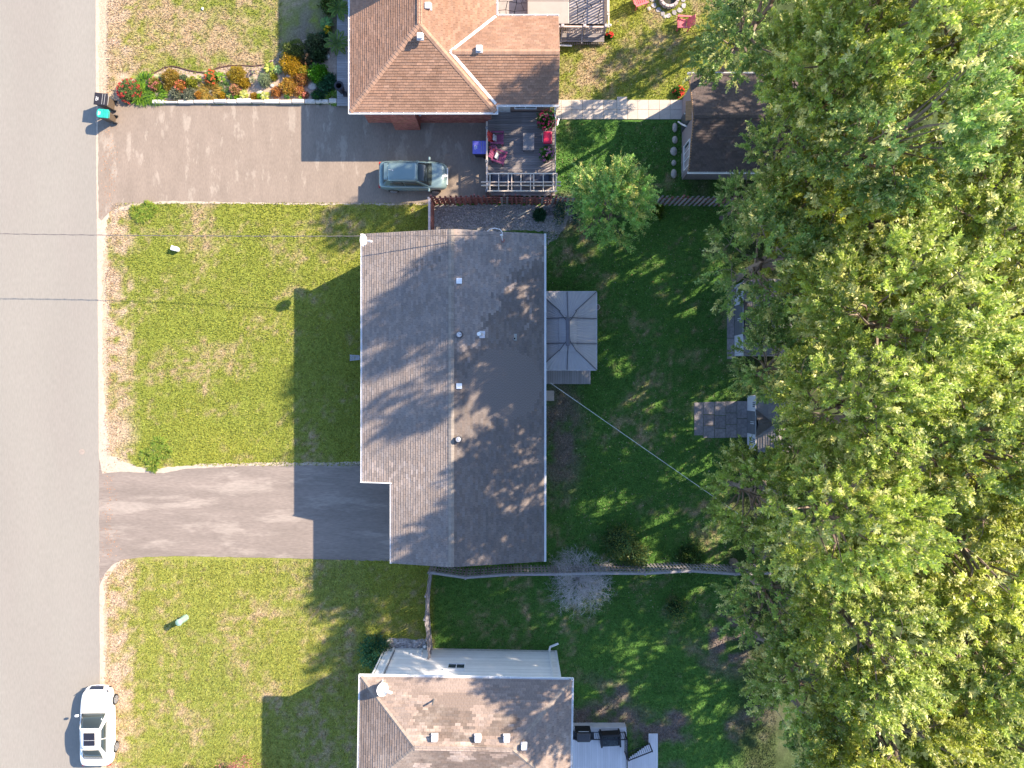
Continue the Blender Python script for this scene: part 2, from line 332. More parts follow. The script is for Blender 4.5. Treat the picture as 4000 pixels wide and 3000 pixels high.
# ------------------------------------------------------------ shingled roofs
EXPO, TABW, SLOTH = .143, .305, .028
def roof_cover(house, planes, mat, base, tone_fn, worn=0.0, keep=300, seed=1, deckmat=None, deck_th=.05, offs=.0):
    """planes: lists of 3D points, the first two along the eave. Builds the roof deck, a child named roof, and its shingles."""
    r = random.Random(seed); org = ORG[root_of(house).name]
    dk = MB()
    for P in planes: dk.slab([Vector(p) for p in P], deck_th)
    roof = obj('roof', dk, deckmat or M('roof_deck', (.09, .08, .075)), house)
    rest = MB(); singles = []
    for pi, P in enumerate(planes):
        P = [Vector(p) for p in P]; A = P[0]; a = (P[1] - P[0]).normalized()
        # plane normal by Newell
        n = Vector((0, 0, 0))
        for i, p in enumerate(P):
            q = P[(i + 1) % len(P)]; n += Vector(((p.y - q.y) * (p.z + q.z), (p.z - q.z) * (p.x + q.x), (p.x - q.x) * (p.y + q.y)))
        n.normalize()
        if n.z < 0: n = -n
        s = n.cross(a)
        if s.z < 0: a = -a; s = n.cross(a)
        R = Matrix((a, s, n)).transposed()
        L2 = [((p - A).dot(a), (p - A).dot(s)) for p in P]; smin = min(q[1] for q in L2); smax = max(q[1] for q in L2)
        nc = int((smax - smin) / EXPO)
        for ci in range(-0, nc + 1):
            s0 = smin + ci * EXPO - .02; s1 = s0 + EXPO + .012; sm = min(s0 + EXPO * .5, smax - .005); xs = []
            for i in range(len(L2)):
                (x0, y0), (x1, y1) = L2[i], L2[(i + 1) % len(L2)]
                if (y0 <= sm < y1) or (y1 <= sm < y0): xs.append(x0 + (sm - y0) / (y1 - y0) * (x1 - x0))
            xs.sort(); off = (ci % 2) * TABW * .5 + (ci % 3) * .03
            for k in range(0, len(xs) - 1, 2):
                lo, hi = xs[k], xs[k + 1]; j = math.floor((lo - off) / TABW)
                while j * TABW + off < hi:
                    t0 = max(j * TABW + off, lo - .01); t1 = min((j + 1) * TABW + off - .009, hi + .01); j += 1
                    if t1 - t0 < .03: continue
                    c = A + a * ((t0 + t1) / 2) + s * sm
                    k1 = tone_fn(c, r) * r.uniform(.86, 1.13); w = r.uniform(-.03, .03)
                    tone = (k1 * (1 + w), k1, k1 * (1 - w)); full = (t1 - t0) > TABW - .02
                    th = SLOTH * r.uniform(.8, 1.2)
                    if full: singles.append(((c - Vector((0, 0, CAMH))).length + (c.xy.length / (CAMH - c.z)) * 40, A + a * t0 + s * s0, R, k1, (a, s, n, t0, t1, s0, s1, A, th, tone)))
                    else: singles.append((1e9, None, None, None, (a, s, n, t0, t1, s0, s1, A, th, tone)))
    singles.sort(key=lambda q: q[0])
    def tab(mb, a, s, n, t0, t1, s0, s1, A, th, tone):
        vs = [A + a * t + s * q + n * h for (t, q, h) in ((t0, s0, 0), (t1, s0, 0), (t1, s1, 0), (t0, s1, 0), (t0, s0, th), (t1, s0, th), (t1, s1, .004), (t0, s1, .004))]
        mb.add(vs, [(4, 5, 6, 7), (0, 1, 5, 4), (1, 2, 6, 5), (3, 0, 4, 7)], tone)
    variants = []
    for q in range(8):
        mb = MB(); kk = .84 + q * .045; tab(mb, Vector((1, 0, 0)), Vector((0, 1, 0)), Vector((0, 0, 1)), 0, TABW - .009, 0, EXPO + .012, Vector((0, 0, 0)), SLOTH, (kk, kk, kk))
        me = mesh_of('shingle', mb); me.materials.append(mat); variants.append((kk, me))
    for i, q in enumerate(singles):
        if i < keep and q[1] is not None:
            me = min(variants, key=lambda v: abs(v[0] - q[3]))[1]
            o = link('shingle', me, None, roof); o.matrix_local = Matrix.Translation(q[1] - Vector(org)) @ q[2].to_4x4()
        else: tab(rest, *q[4])
    obj('shingles', rest, mat, roof, kind='stuff')
    return roof
def ridge_caps(roof, lines, mat, w=.16, tone_fn=None, step=.2, seed=3, lift=.03, dz=.045):
    """bent cap shingles laid along ridges and hips, one mesh"""
    r = random.Random(seed); mb = MB()
    for p, q in lines:
        p = Vector(p); q = Vector(q); d = (q - p); L = d.length; d /= L; side = d.cross(Vector((0, 0, 1))).normalized(); n = int(L / step)
        for i in range(n + 1):
            a0 = p + d * (i * step); a1 = p + d * min(L, i * step + step + .03); k = r.uniform(.9, 1.12); up = Vector((0, 0, 1))
            vs = []
            for c, h in ((a0, lift + .015), (a1, lift)):
                vs += [c - side * w + up * (h - dz), c + up * (h + .01), c + side * w + up * (h - dz)]
            vs += [v - up * .03 for v in vs[:3]]
            mb.add(vs, [(0, 1, 4, 3), (1, 2, 5, 4), (6, 7, 1, 0), (7, 8, 2, 1)], (k, k, k))
    return obj('ridge_cap', mb, mat, roof)
white = M('white_metal', (.80, .79, .80), rough=.45, var=.05, scale=3)
gutter_in = M('gutter_floor', (.30, .29, .30), rough=.7, var=.2)
def gutter(house, pts, side, w=.11, h=.09, hangers=.0, name='gutter'):
    """open channel running along an eave; side is +1/-1: which side of the run the open trough lies on"""
    mb = MB()
    for p, q in zip(pts[:-1], pts[1:]):
        p = Vector(p); q = Vector(q); d = (q - p).normalized(); s = Vector((-d.y, d.x, 0)) * side
        mb.beam(p + s * .010, q + s * .010, .018, h); mb.beam(p + s * (w - .009), q + s * (w - .009), .026, h + .01)
        mb.beam(p + s * w / 2 - Vector((0, 0, h / 2 - .008)), q + s * w / 2 - Vector((0, 0, h / 2 - .008)), w - .02, .012, (.45, .45, .47))
        for e in (p, q): mb.obox(e + s * w / 2, (.02, w, h), Matrix((d, s, Vector((0, 0, 1)))).transposed())
        L = (q - p).length
        if hangers:
            for i in range(1, int(L / hangers)):
                c = p + d * (i * hangers) + s * w * .5 + Vector((0, 0, h / 2)); mb.obox(c, (.035, w + .03, .012), Matrix((d, s, Vector((0, 0, 1)))).transposed())
    return obj(name, mb, white, house)
def window(house, x0, x1, z0, z1, y=None, face='S', pane=M('window_glass', (.05, .06, .08), rough=.08, var=0, spec=.6), bars=1):
    """framed window standing proud of a wall; x0..x1 run along the wall (x for N/S walls, y for E/W)"""
    o = {'S': -1, 'N': 1, 'W': -1, 'E': 1}[face]; ns = face in 'SN'
    def bx(mb, a0, a1, b0, b1, d0, d1):
        lo, hi = sorted((y + o * d0, y + o * d1))
        mb.box(*( (a0, lo, b0, a1, hi, b1) if ns else (lo, a0, b0, hi, a1, b1)))
    f = MB(); t = .06
    bx(f, x0 - t, x1 + t, z1, z1 + t, -.02, .05); bx(f, x0 - t, x1 + t, z0 - t, z0, -.02, .07); bx(f, x0 - t, x0, z0, z1, -.02, .05); bx(f, x1, x1 + t, z0, z1, -.02, .05)
    for i in range(1, bars + 1): c = x0 + (x1 - x0) * i / (bars + 1); bx(f, c - .02, c + .02, z0, z1, -.02, .045)
    fr = obj('window', f, white, house); g = MB(); bx(g, x0 + .002, x1 - .002, z0 + .002, z1 - .002, .004, .02); obj('pane', g, pane, fr)
def vent_box(house, u, v, z, s=.30, h=.16, label=None):
    c = Wp(u, v, z); mb = MB(); mb.box(c.x - s * .62, c.y - s * .62, z - .16, c.x + s * .62, c.y + s * .62, z - .05, (.7, .7, .72)); mb.box(c.x - s * .42, c.y - s * .42, z - .05, c.x + s * .42, c.y + s * .42, z + h * .3)
    mb.box(c.x - s / 2, c.y - s / 2, z + h * .3, c.x + s / 2, c.y + s / 2, z + h * .3 + .07)
    o = obj('roof_vent', mb, M('vent_white', (.78, .77, .80), rough=.5, var=.06, attr=True), house, bevel=.012)
    if label: o['label'] = label
    return o

# ================= central bungalow
XW, XE, XR, YN, YS, ZE, ZR = -8.217, 1.75, -3.235, 8.25, -9.75, 3.9, 5.15
XG, YG = -6.53, -5.38; ZG = ZE + (XG - XW) * (ZR - ZE) / (XR - XW)
house = thing('bungalow', 'grey shingled bungalow with a long ridge and notched front corner, beside the asphalt driveway', 'house', (-3.2, -.7, 0))
roof_mat = M('grey_shingle', (.228, .192, .178), rough=.92, var=.12, scale=14, attr=True, spec=.15, col2=(.26, .215, .195), s2=.35, amt2=.2, fine=.14, fscale=30)
def tone_main(c, r):
    k = 1.0; x, y = c.x, c.y
    if x > XR:                                  # the paler, newer-looking shingles near the north end of the ridge
        edge = -1.35 + max(0.0, (y - 3.2)) * .62 + max(0, y - 6.2) * .9
        if y > 2.2: edge += .25 * math.sin(y * 5) + r.uniform(-.25, .25)
        if y > 2.0 and x < edge: k = 1.16 if x < edge - .5 or r.random() < .6 else .85
        elif y > 6.0 and x > .2 and x < .9 and r.random() < .6: k = 1.05
        elif 3.0 < y < 5.0 and .6 < x < 1.1 and r.random() < .25: k = 1.0
        elif x < -2.3 and y > 1.0 and r.random() < .35: k = 1.05
        else: k = .74  # rest of the east slope darkened, tree shade put into its shingle tone
    else:
        if y > 6.2 and x > -5.5 and r.random() < .3: k = .8
        if -5.8 < y < -4.2 and r.random() < .35: k = 1.25
    return k
west = [(XW, YN, ZE), (XW, YG, ZE), (XG, YG, ZG), (XG, YS, ZG), (XR, YS, ZR), (XR, YN, ZR)]
east = [(XE, YS, ZE), (XE, YN, ZE), (XR, YN, ZR), (XR, YS, ZR)]
rf = roof_cover(house, [west, east], roof_mat, None, tone_main, seed=5)
capm = M('cap_shingle', (.235, .205, .185), rough=.9, var=.12, scale=10, attr=True)
ridge_caps(rf, [((XR, YS, ZR + .01), (XR, YN, ZR + .01))], capm, w=.155, dz=.04)
gutter(house, [(XW - .002, YN + .02, ZE - .05), (XW - .002, YG + .0, ZE - .05)], -1, w=.115)
gutter(house, [(XE + .002, YS - .02, ZE - .05), (XE + .002, YN + .02, ZE - .05)], -1, w=.125)
gutter(house, [(XG - .002, YG - .06, ZG - .05), (XG - .002, YS - .02, ZG - .05)], -1, w=.115)
mb = MB(); mb.beam((XW - .11, YG - .02, ZE - .02), (XG - .01, YG - .02, ZG - .02), .05, .17); obj('fascia', mb, white, house)
mb = MB()
for y in (YN + .012, YS - .012):
    x0, z0 = (XW, ZE) if y > 0 else (XG, ZG)
    mb.beam((x0, y, z0 - .09), (XR, y, ZR - .09), .022, .15); mb.beam((XR, y, ZR - .09), (XE, y, ZE - .09), .022, .15)
obj('rake_board', mb, M('grey_trim', (.22, .21, .22), var=.08), house)
side_m = M('beige_siding', (.50, .46, .40), rough=.7, var=.06, scale=4, attr=True)
def lap_wall(mb, p, q, z0, z1, out, step=.16, th=.012):
    """horizontal lap boards from p to q (2D), facing out"""
    z = z0
    while z < z1 - .01:
        zt = min(z + step, z1); P = [Vector((*p, z)), Vector((*q, z)), Vector((*q, zt)), Vector((*p, zt))]; o = Vector((*out, 0))
        mb.add([P[0] + o * th, P[1] + o * th, P[2], P[3], P[0], P[1]], [(0, 1, 2, 3), (4, 5, 1, 0)], (lambda k: (k, k, k))(random.uniform(.88, 1.04))); z += step
wl = MB(); x0, x1, y0, y1 = XW + .55, XE - .5, YS + .25, YN - .25
wl.box(x0, YG + .4, 0, x1, y1, ZE - .1); wl.box(XG + .5, y0, 0, x1, YG + .4, ZE - .1)
for yy in (y1, y0):
    xa = x0 if yy > 0 else XG + .5; za = ZE - .1
    wl.add([(xa, yy, za), (x1, yy, za), (XR, yy, ZR - .1), (xa, yy - math.copysign(.2, yy), za), (x1, yy - math.copysign(.2, yy), za), (XR, yy - math.copysign(.2, yy), ZR - .1)], [(0, 1, 2), (3, 4, 5), (0, 3, 5, 2), (1, 4, 5, 2)])
obj('wall', wl, M('tan_brick', (.36, .22, .16), var=.15, scale=8), house)
sd = MB(); lap_wall(sd, (x0 - .004, YG + .4), (x0 - .004, y1), 1.3, ZE - .1, (-1, 0)); lap_wall(sd, (x1 + .004, y0), (x1 + .004, y1), 1.0, ZE - .1, (1, 0)); lap_wall(sd, (x0, y1 + .004), (x1, y1 + .004), 1.0, ZE - .1, (0, 1)); lap_wall(sd, (XG + .5, y0 - .004), (x1, y0 - .004), 1.0, ZE - .1, (0, -1))
obj('siding', sd, side_m, house, kind='stuff')
for a, b in ((6.0, 7.2), (2.8, 4.8), (-1.2, .2), (-4.2, -3.0)): window(house, a, b, 2.0, 3.3, y=x0, face='W')
for a, b in ((-6.5, -5.3), (-3.0, -1.5), (6.0, 7.2)): window(house, a, b, 2.0, 3.2, y=x1, face='E')
gd = MB()
for k in range(4): gd.box(XG + .44, -9.2, .05 + k * .56, XG + .485, -6.0, .58 + k * .56)
obj('garage_door', gd, M('door_white', (.7, .7, .69), rough=.5), house)
fd = MB(); fd.box(x0 - .05, 1.0, 1.2, x0 - .01, 1.95, 3.25); obj('door', fd, M('door_red', (.20, .05, .05), rough=.5), house)
# a grey concrete step below the front door
mb = MB(); mb.box(x0 - 1.1, .75, 0, x0 - .02, 2.2, .4); mb.box(x0 - 1.1, .75, .4, x0 - .4, 2.2, .402); mb.box(x0 - .75, .75, .4, x0 - .02, 2.2, .8)
obj('step', mb, M('concrete', (.34, .33, .31), rough=.9, var=.12, bump=.2), house)
vent_box(house, 1794, 1098, 5.05); vent_box(house, 1794, 1508, 5.05)
def zroof(x): return ZR - abs(x - XR) * ((ZR - ZE) / (XE - XR))
def turbine(u, v, label):
    c = Wp(u, v, 5.35); z = zroof(c.x); t = MB(); t.frus((c.x, c.y, z - .03), .19, .15, .20, 16); base = obj('turbine_vent', t, M('dark_metal', (.10, .10, .12), rough=.5, metal=.3), house, label=label)
    b = MB(); n = 16
    for i in range(n):
        a = 2 * math.pi * i / n; a2 = a + .25
        b.add([(c.x + .13 * math.cos(a), c.y + .13 * math.sin(a), z + .17), (c.x + .20 * math.cos(a2), c.y + .20 * math.sin(a2), z + .27), (c.x + .12 * math.cos(a2 + .25), c.y + .12 * math.sin(a2 + .25), z + .38), (c.x + .09 * math.cos(a), c.y + .09 * math.sin(a), z + .38)], [(0, 1, 2, 3)])
    obj('fin', b, M('brushed_metal', (.32, .31, .33), rough=.35, metal=.7), base)
    b = MB(); b.frus((c.x, c.y, z + .375), .135, .135, .018, 20); b.frus((c.x, c.y, z + .393), .10, .07, .02, 20); b.ell((c.x, c.y, z + .415), (.03, .03, .02)); obj('cap', b, M('cap_metal', (.45, .45, .48), rough=.4, metal=.4), base)
turbine(1794, 1307, 'dark turbine vent near the middle of the ridge'); turbine(1791, 1716, 'lighter metal turbine vent near the south end')
c = Wp(1869, 1304, 5.3); z = zroof(c.x); mb = MB(); mb.box(c.x + .03, c.y - .19, z - .02, c.x + .33, c.y + .19, z + .03); mb.tube([(c.x + .2, c.y, z - .02), (c.x + .05, c.y, z + .38)], .085, 12)
p = obj('flue_pipe', mb, M('galvanised', (.62, .60, .63), rough=.45, metal=.3), house); mb = MB(); mb.frus((c.x + .02, c.y, z + .38), .115, .10, .12, 16); obj('cap', mb, white, p)
c = Wp(2008, 1318, 4.4); z = zroof(c.x); mb = MB(); mb.box(c.x - .16, c.y - .17, z - .03, c.x + .15, c.y + .20, z + .02); mb.frus((c.x + .03, c.y - .06, z), .085, .06, .12, 14); p = obj('plumbing_vent', mb, M('weathered_flashing', (.26, .28, .28), rough=.7, var=.2), house)
mb = MB(); mb.frus((c.x + .03, c.y - .06, z + .121), .045, .045, .01, 12); obj('opening', mb, M('black', (.01, .01, .012), var=0), p)
# power mast with its conduit and the service wires
c = Wp(1963, 939, 4.5); z = zroof(c.x); top = Vector((c.x - .02, c.y + .02, z + 1.35))
mst = thing('service_mast', 'pale metal power mast with curved conduit standing through the roof by its north edge', 'power mast', (c.x, c.y, z))
mb = MB(); mb.tube([(c.x, c.y, z - .1), top], .035, 8); obj('pole', mb, M('grey_pipe', (.58, .57, .60), rough=.5), mst)
mb = MB(); mb.frus((c.x, c.y, z), .13, .07, .08, 12); obj('flashing', mb, M('red_lead', (.24, .13, .13), var=.2), mst)
mb = MB(); mb.tube([top, top + Vector((.03, .10, .12)), top + Vector((-.08, .25, .16)), top + Vector((-.35, .33, .12)), top + Vector((-.62, .30, .0)), top + Vector((-.75, .22, -.14))], .022, 8); obj('conduit', mb, M('grey_pipe', (.58, .57, .60)), mst)
mb = MB(); mb.ell(top, (.07, .06, .07)); mb.box(top.x - .1, top.y - .03, top.z - .05, top.x + .02, top.y + .03, top.z + .02); obj('clamp', mb, M('grey_pipe', (.58, .57, .60)), mst)
def wire(pts, r, mat, label, sag=.0, n=60, twist=0):
    P = [Vector(p) for p in pts]; out = []
    for a, b in zip(P[:-1], P[1:]):
        for i in range(n):
            t = i / n; q = a.lerp(b, t); q.z -= sag * 4 * t * (1 - t); out.append(q)
    out.append(P[-1]); mb = MB(); mb.tube(out, r, 5)
    if twist:
        o2 = [q + Vector((0, .022 * math.cos(i * twist), .022 * math.sin(i * twist))) for i, q in enumerate(out)]; mb.tube(o2, r * .7, 4)
    return single('overhead_wire', mb, mat, label, 'wire', group='overhead service wires')
wirem = M('wire_grey', (.15, .13, .13), rough=.6, var=0)
P1 = Wp(-900, 893, 5.2)
wire([P1, top + Vector((-.1, 0, 0))], .017, wirem, 'thin twisted wire from the street across the front lawn to the roof mast', sag=.95, n=220, twist=1.1)
wire([Wp(2150, 1496, 3.3), Wp(3250, 2262, 6.0)], .014, M('wire_pale', (.55, .55, .55), var=0), 'pale straight wire from the rear eave diagonally over the backyard into the trees', sag=.15)
# satellite dishes
def dish(u, v, z, footpt, r, nrm, arm, name, label, rx=1.0):
    c = Wp(u, v, z); n = Vector(nrm).normalized(); X = n.cross(Vector((0, 0, 1))).normalized(); Y = n.cross(X); R = Matrix((X, Y, n)).transposed()
    t = thing('satellite_dish', label, 'satellite dish', footpt, group='satellite dishes on the roofs')
    vs = []; fs = []; N = 24; K = 5
    for k in range(K + 1):
        q = k / K
        for i in range(N): a = 2 * math.pi * i / N; vs.append(c + R @ Vector((r * rx * q * math.cos(a), r * q * math.sin(a), .10 * q * q - .06)))
    for k in range(K): fs += [(k * N + i, k * N + (i + 1) % N, (k + 1) * N + (i + 1) % N, (k + 1) * N + i) for i in range(N)]
    mb = MB(); mb.add(vs, fs); d = obj('reflector', mb, M('dish_white', (.86, .84, .85), rough=.4, var=.03), t, smooth=True); s = d.modifiers.new('s', 'SOLIDIFY'); s.thickness = .015
    A = Vector(arm) + c; mb = MB(); mb.tube([c + R @ Vector((0, -r * .8, 0)) if False else c - n * .02, A], .022, 6); ar = obj('arm', mb, M('dish_white', (.8, .8, .8)), t)
    mb = MB(); d2 = (c + n * .1 - A).normalized(); mb.beam(A - d2 * .02, A + d2 * .16, .10, .12); obj('receiver', mb, M('dish_white', (.8, .8, .8)), ar)
    mb = MB(); f = Vector(footpt); mb.tube([f, Vector((f.x, f.y, (f.z + c.z) / 2)).lerp(c, .3), c - n * .07], .028, 8); mb.box(f.x - .09, f.y - .09, f.z - .03, f.x + .09, f.y + .09, f.z + .015); obj('mount', mb, M('dish_white', (.8, .8, .8)), t)
dish(1417, 938, 4.65, (XW + .12, 8.02, ZE + .04), .33, (.93, -.10, .38), (.50, -.10, .16), '', 'white oval satellite dish at the north-west roof corner of the bungalow')
# splash block under the front downspout
t = thing('splash_block', 'small grey trapezoid splash block on shaded grass by the west eave', 'splash block', tuple(Wp(1388, 1397, .0)), local=True)
mb = MB(); mb.slab([(-.32, -.18, .03), (.25, -.12, .03), (.25, .12, .03), (-.32, .16, .03)], .03); mb.beam((-.32, -.18, .05), (.25, -.12, .05), .03, .1); mb.beam((-.32, .16, .05), (.25, .12, .05), .03, .1); mb.box(.25, -.13, 0, .28, .13, .1)
obj('tray', mb, M('grey_block', (.40, .40, .44), var=.1), t)
mb = MB(); mb.tube([(XW + .5, 1.62, 3.7), (XW + .5, 1.62, .25), (XW + .25, 1.62, .14), (XW - .25, 1.62, .12)], .045, 8); obj('downspout', mb, white, house)

# ================= brown-roofed house at the top
ax0, ax1, ay0, az = -9.144, -.913, 15.405, 2.8; hw = (ax1 - ax0) / 2; sl = .415; azr = az + hw * sl; axr = (ax0 + ax1) / 2; ayN = 30.0; ayr = ay0 + hw
by0, by1, bx1 = 15.84, 20.81, 2.61; bym = (by0 + by1) / 2; bh = (by1 - by0) / 2; bzr = az + bh * sl; bxr = ax1 - bh
hb = thing('brick_house', 'brick house with orange-brown hipped shingle roof at the top of the photo', 'house', (axr, 20, 0))
brn = M('brown_shingle', (.290, .176, .126), rough=.92, var=.10, scale=10, attr=True, spec=.12, col2=(.265, .155, .110), s2=.3, amt2=.1, fine=.10, fscale=30)
def tone_brown(c, r):
    k = 1.0 + .12 * (fbm(c.x, c.y * .5, 1.5, 3, 2) - .5) * 2
    if r.random() < .12: k *= 1.12
    if -7 < c.x < -3 and c.y < 18.3 and fbm(c.x, c.y * .35, .7, 8, 2) > .62: k *= .86
    return float(k)
pl = [[(ax0, ayN, az), (ax0, ay0, az), (axr, ayr, azr), (axr, ayN, azr)],
      [(ax0, ay0, az), (ax1, ay0, az), (axr, ayr, azr)],
      [(ax1, ay0, az), (ax1, by0, az), (bxr, bym, bzr), (ax1, by1, az), (ax1, ayN, az), (axr, ayN, azr), (axr, ayr, azr)],
      [(ax1, by0, az), (bx1, by0, az), (bx1, bym, bzr), (bxr, bym, bzr)],
      [(bx1, by1, az), (ax1, by1, az), (bxr, bym, bzr), (bx1, bym, bzr)]]
rf2 = roof_cover(hb, pl, brn, None, tone_brown, seed=9)
capb = M('brown_cap', (.36, .22, .155), rough=.9, var=.1, scale=9, attr=True)
ridge_caps(rf2, [((ax0, ay0, az), (axr, ayr, azr)), ((axr, ayr, azr), (axr, ayN, azr)), ((ax1, ay0, az), (axr, ayr, azr)), ((bx1, bym, bzr), (bxr, bym, bzr))], capb, w=.15)
mb = MB()
for q in ((ax1, by0, az), (ax1, by1, az)):
    a = Vector(q); b = Vector((bxr, bym, bzr)); d = (b - a).normalized(); s = d.cross(Vector((0, 0, 1))).normalized() * .075; L = (b - a).length
    mb.slab([a + s + Vector((0, 0, .05)), a - s + Vector((0, 0, .05)), b - s + Vector((0, 0, .05)), b + s + Vector((0, 0, .05))], .03)
obj('valley_flashing', mb, M('valley_metal', (.80, .76, .74), rough=.4, metal=.2, var=.05), rf2)
gutter(hb, [(ax0 - .0, ayN, az - .04), (ax0 - .0, ay0 - .08, az - .04)], -1, w=.12, hangers=.62)
gutter(hb, [(ax0 - .1, ay0, az - .04), (ax1 + .12, ay0, az - .04)], -1, w=.12, hangers=.62)
gutter(hb, [(ax1, ay0, az - .04), (ax1, by0 - .1, az - .04)], -1, w=.12)
gutter(hb, [(ax1 + .0, by0, az - .04), (bx1 + .04, by0, az - .04)], -1, w=.12, hangers=.66)
gutter(hb, [(bx1 + .04, by1, az - .04), (ax1 + .12, by1, az - .04)], -1, w=.12, hangers=.66)
gutter(hb, [(ax1, by1 + .1, az - .04), (ax1, ayN, az - .04)], -1, w=.12, hangers=.66)
mb = MB(); mb.beam((bx1 + .015, by0, az - .06), (bx1 + .015, bym, bzr - .06), .03, .14); mb.beam((bx1 + .015, bym, bzr - .06), (bx1 + .015, by1, az - .06), .03, .14); obj('rake_board', mb, M('brown_trim', (.33, .22, .18)), hb)
brick_m = M('red_brick', (.36, .135, .105), rough=.9, var=.12, scale=20, attr=True)
wb = MB(); wb.box(ax0 + .45, ay0 + .42, 0, ax1 - .3, 29.6, az - .05); wb.box(ax1 - .3, by0 + .5, 0, bx1 - .35, by1 - .4, az - .05)
wb.box(-7.05, ay0 - .02, 0, -5.55, ay0 + .42, 2.72)
obj('wall', wb, M('mortar', (.30, .22, .19), var=.1), hb)
bb = MB(); r_ = random.Random(5)
def bricks(mb, p, q, z0, z1, out, L=.205, hgt=.067):
    p = Vector((*p, 0)); q = Vector((*q, 0)); d = (q - p).normalized(); n = Vector((*out, 0)); T = (q - p).length; z = z0; c = 0
    while z < z1:
        x = -(c % 2) * L / 2
        while x < T:
            a = max(x, 0) + .004; b = min(x + L - .01, T); k = r_.uniform(.75, 1.3)
            if b - a > .03:
                P = p + d * a; Q = p + d * b; zt = min(z + hgt - .01, z1); o = n * .009; Z = Vector((0, 0, 1))
                mb.add([P + o + Z * z, Q + o + Z * z, Q + o + Z * zt, P + o + Z * zt, P + Z * zt, Q + Z * zt], [(0, 1, 2, 3), (3, 2, 5, 4)], (k, k * r_.uniform(.85, 1.1), k * .95))
            x += L
        z += hgt; c += 1
bricks(bb, (-8.69, ay0 + .418), (-7.05, ay0 + .418), 0, 2.72, (0, -1)); bricks(bb, (-5.55, ay0 + .418), (-1.25, ay0 + .418), 0, 2.72, (0, -1))
bricks(bb, (-7.05, ay0 - .022), (-5.55, ay0 - .022), 0, 2.70, (0, -1)); bricks(bb, (-7.052, ay0 + .418), (-7.052, ay0 - .02), 0, 2.7, (-1, 0)); bricks(bb, (-5.548, ay0 - .02), (-5.548, ay0 + .418), 0, 2.7, (1, 0))
obj('bricks', bb, brick_m, hb, kind='stuff')
for a, b in ((20.5, 22.5), (24, 26)): window(hb, a, b, 1.0, 2.2, y=ax0 + .45, face='W')
window(hb, .2, 1.4, 1.0, 2.1, y=by0 + .5, face='S'); dr = MB(); dr.box(-.9, by0 + .44, .3, -.1, by0 + .49, 2.35); obj('door', dr, M('door_white', (.7, .7, .69)), hb)
mb = MB(); c = Wp(1641, 453, 2.1); mb.beam((c.x, ay0 + .42, 2.1), (c.x, ay0 + .18, 2.15), .05, .05); mb.frus((c.x, ay0 + .12, 1.98), .06, .10, .2, 8); obj('wall_lamp', mb, M('lamp_grey', (.45, .45, .50), rough=.4), hb)
vent_box(hb, 1672, 24, 4.35, s=.33); vent_box(hb, 1641, 141, 4.55, s=.30, h=.16, label='taller square roof vent near the hip'); vent_box(hb, 1872, 190, 3.95, s=.31)
# upper storey that stands just above the frame and shades the front garden
mb = MB(); mb.box(-6.8, 22.95, 2.9, -1.6, 31, 5.5); us = obj('upper_storey', mb, M('tan_brick', (.36, .22, .16)), hb)
mb = MB(); q = [(-7.18, 22.6, 5.6), (-1.2, 22.6, 5.6), (-1.2, 31.4, 5.6), (-7.18, 31.4, 5.6)]; mb.add(q + [(-4.2, 25.6, 6.8), (-4.2, 28.4, 6.8)], [(0, 1, 4), (1, 2, 5, 4), (2, 3, 5), (3, 0, 4, 5), (0, 3, 2, 1)]); obj('upper_roof', mb, brn, us)
# white downspouts
mb = MB(); c = Wp(2176, 470, .55); mb.tube([(bx1 - .1, by0 + .02, az - .1), (bx1 - .12, by0 + .02, 1.9), (2.52, by0 - .05, 1.3), (2.68, 15.35, .9), (c.x + .1, c.y + .08, .55)], .05, 8); mb.tube([(2.35, 20.35, 2.6), (2.35, 20.35, .5), (2.75, 20.35, .35), (3.6, 20.33, .30)], .05, 8); obj('downspout', mb, white, hb)

# ================= house at the bottom
A = Wp(1410, 2643, 5.64); B = Wp(2232, 2657, 5.64); ex = (B - A).normalized(); ey = Vector((-ex.y, ex.x, 0)); Lc = (B - A).length; Dp = 6.12; rz = 5.64 + .4 * 3.06; E = Vector((0, 0, 0))
def Q(a, b, z): p = A + ex * a + ey * b; return Vector((p.x, p.y, z))
hc = thing('white_house', 'white sided house with weathered brown hip roof at the bottom of the photo', 'house', tuple(Q(Lc / 2, -3, 0)))
tanr = M('weathered_shingle', (.270, .212, .185), rough=.92, var=.12, scale=10, attr=True, spec=.12, col2=(.36, .29, .25), s2=.5, amt2=0, fine=.12, fscale=30)
def tone_c(c, r):
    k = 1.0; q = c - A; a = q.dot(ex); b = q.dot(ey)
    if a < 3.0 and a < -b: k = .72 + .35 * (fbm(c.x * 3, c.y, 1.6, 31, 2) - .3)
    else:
        n = fbm(c.x * .6, c.y * 1.7, 1.1, 41, 3)
        if 3.0 < a < 8.5 and n > .50: k = .66
        if 2.5 < a < 6.5 and n < .44: k = 1.22
    return float(k)
pl = [[Q(0, 0, 5.64), Q(Lc, 0, 5.64), Q(Lc - 3.06, -3.06, rz), Q(3.06, -3.06, rz)], [Q(0, -Dp, 5.64), Q(0, 0, 5.64), Q(3.06, -3.06, rz)],
      [Q(Lc, 0, 5.64), Q(Lc, -Dp, 5.64), Q(Lc - 3.06, -3.06, rz)], [Q(Lc, -Dp, 5.64), Q(0, -Dp, 5.64), Q(3.06, -3.06, rz), Q(Lc - 3.06, -3.06, rz)]]
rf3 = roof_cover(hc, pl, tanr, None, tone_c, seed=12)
capc = M('tan_cap', (.27, .22, .19), rough=.9, var=.12, scale=9, attr=True)
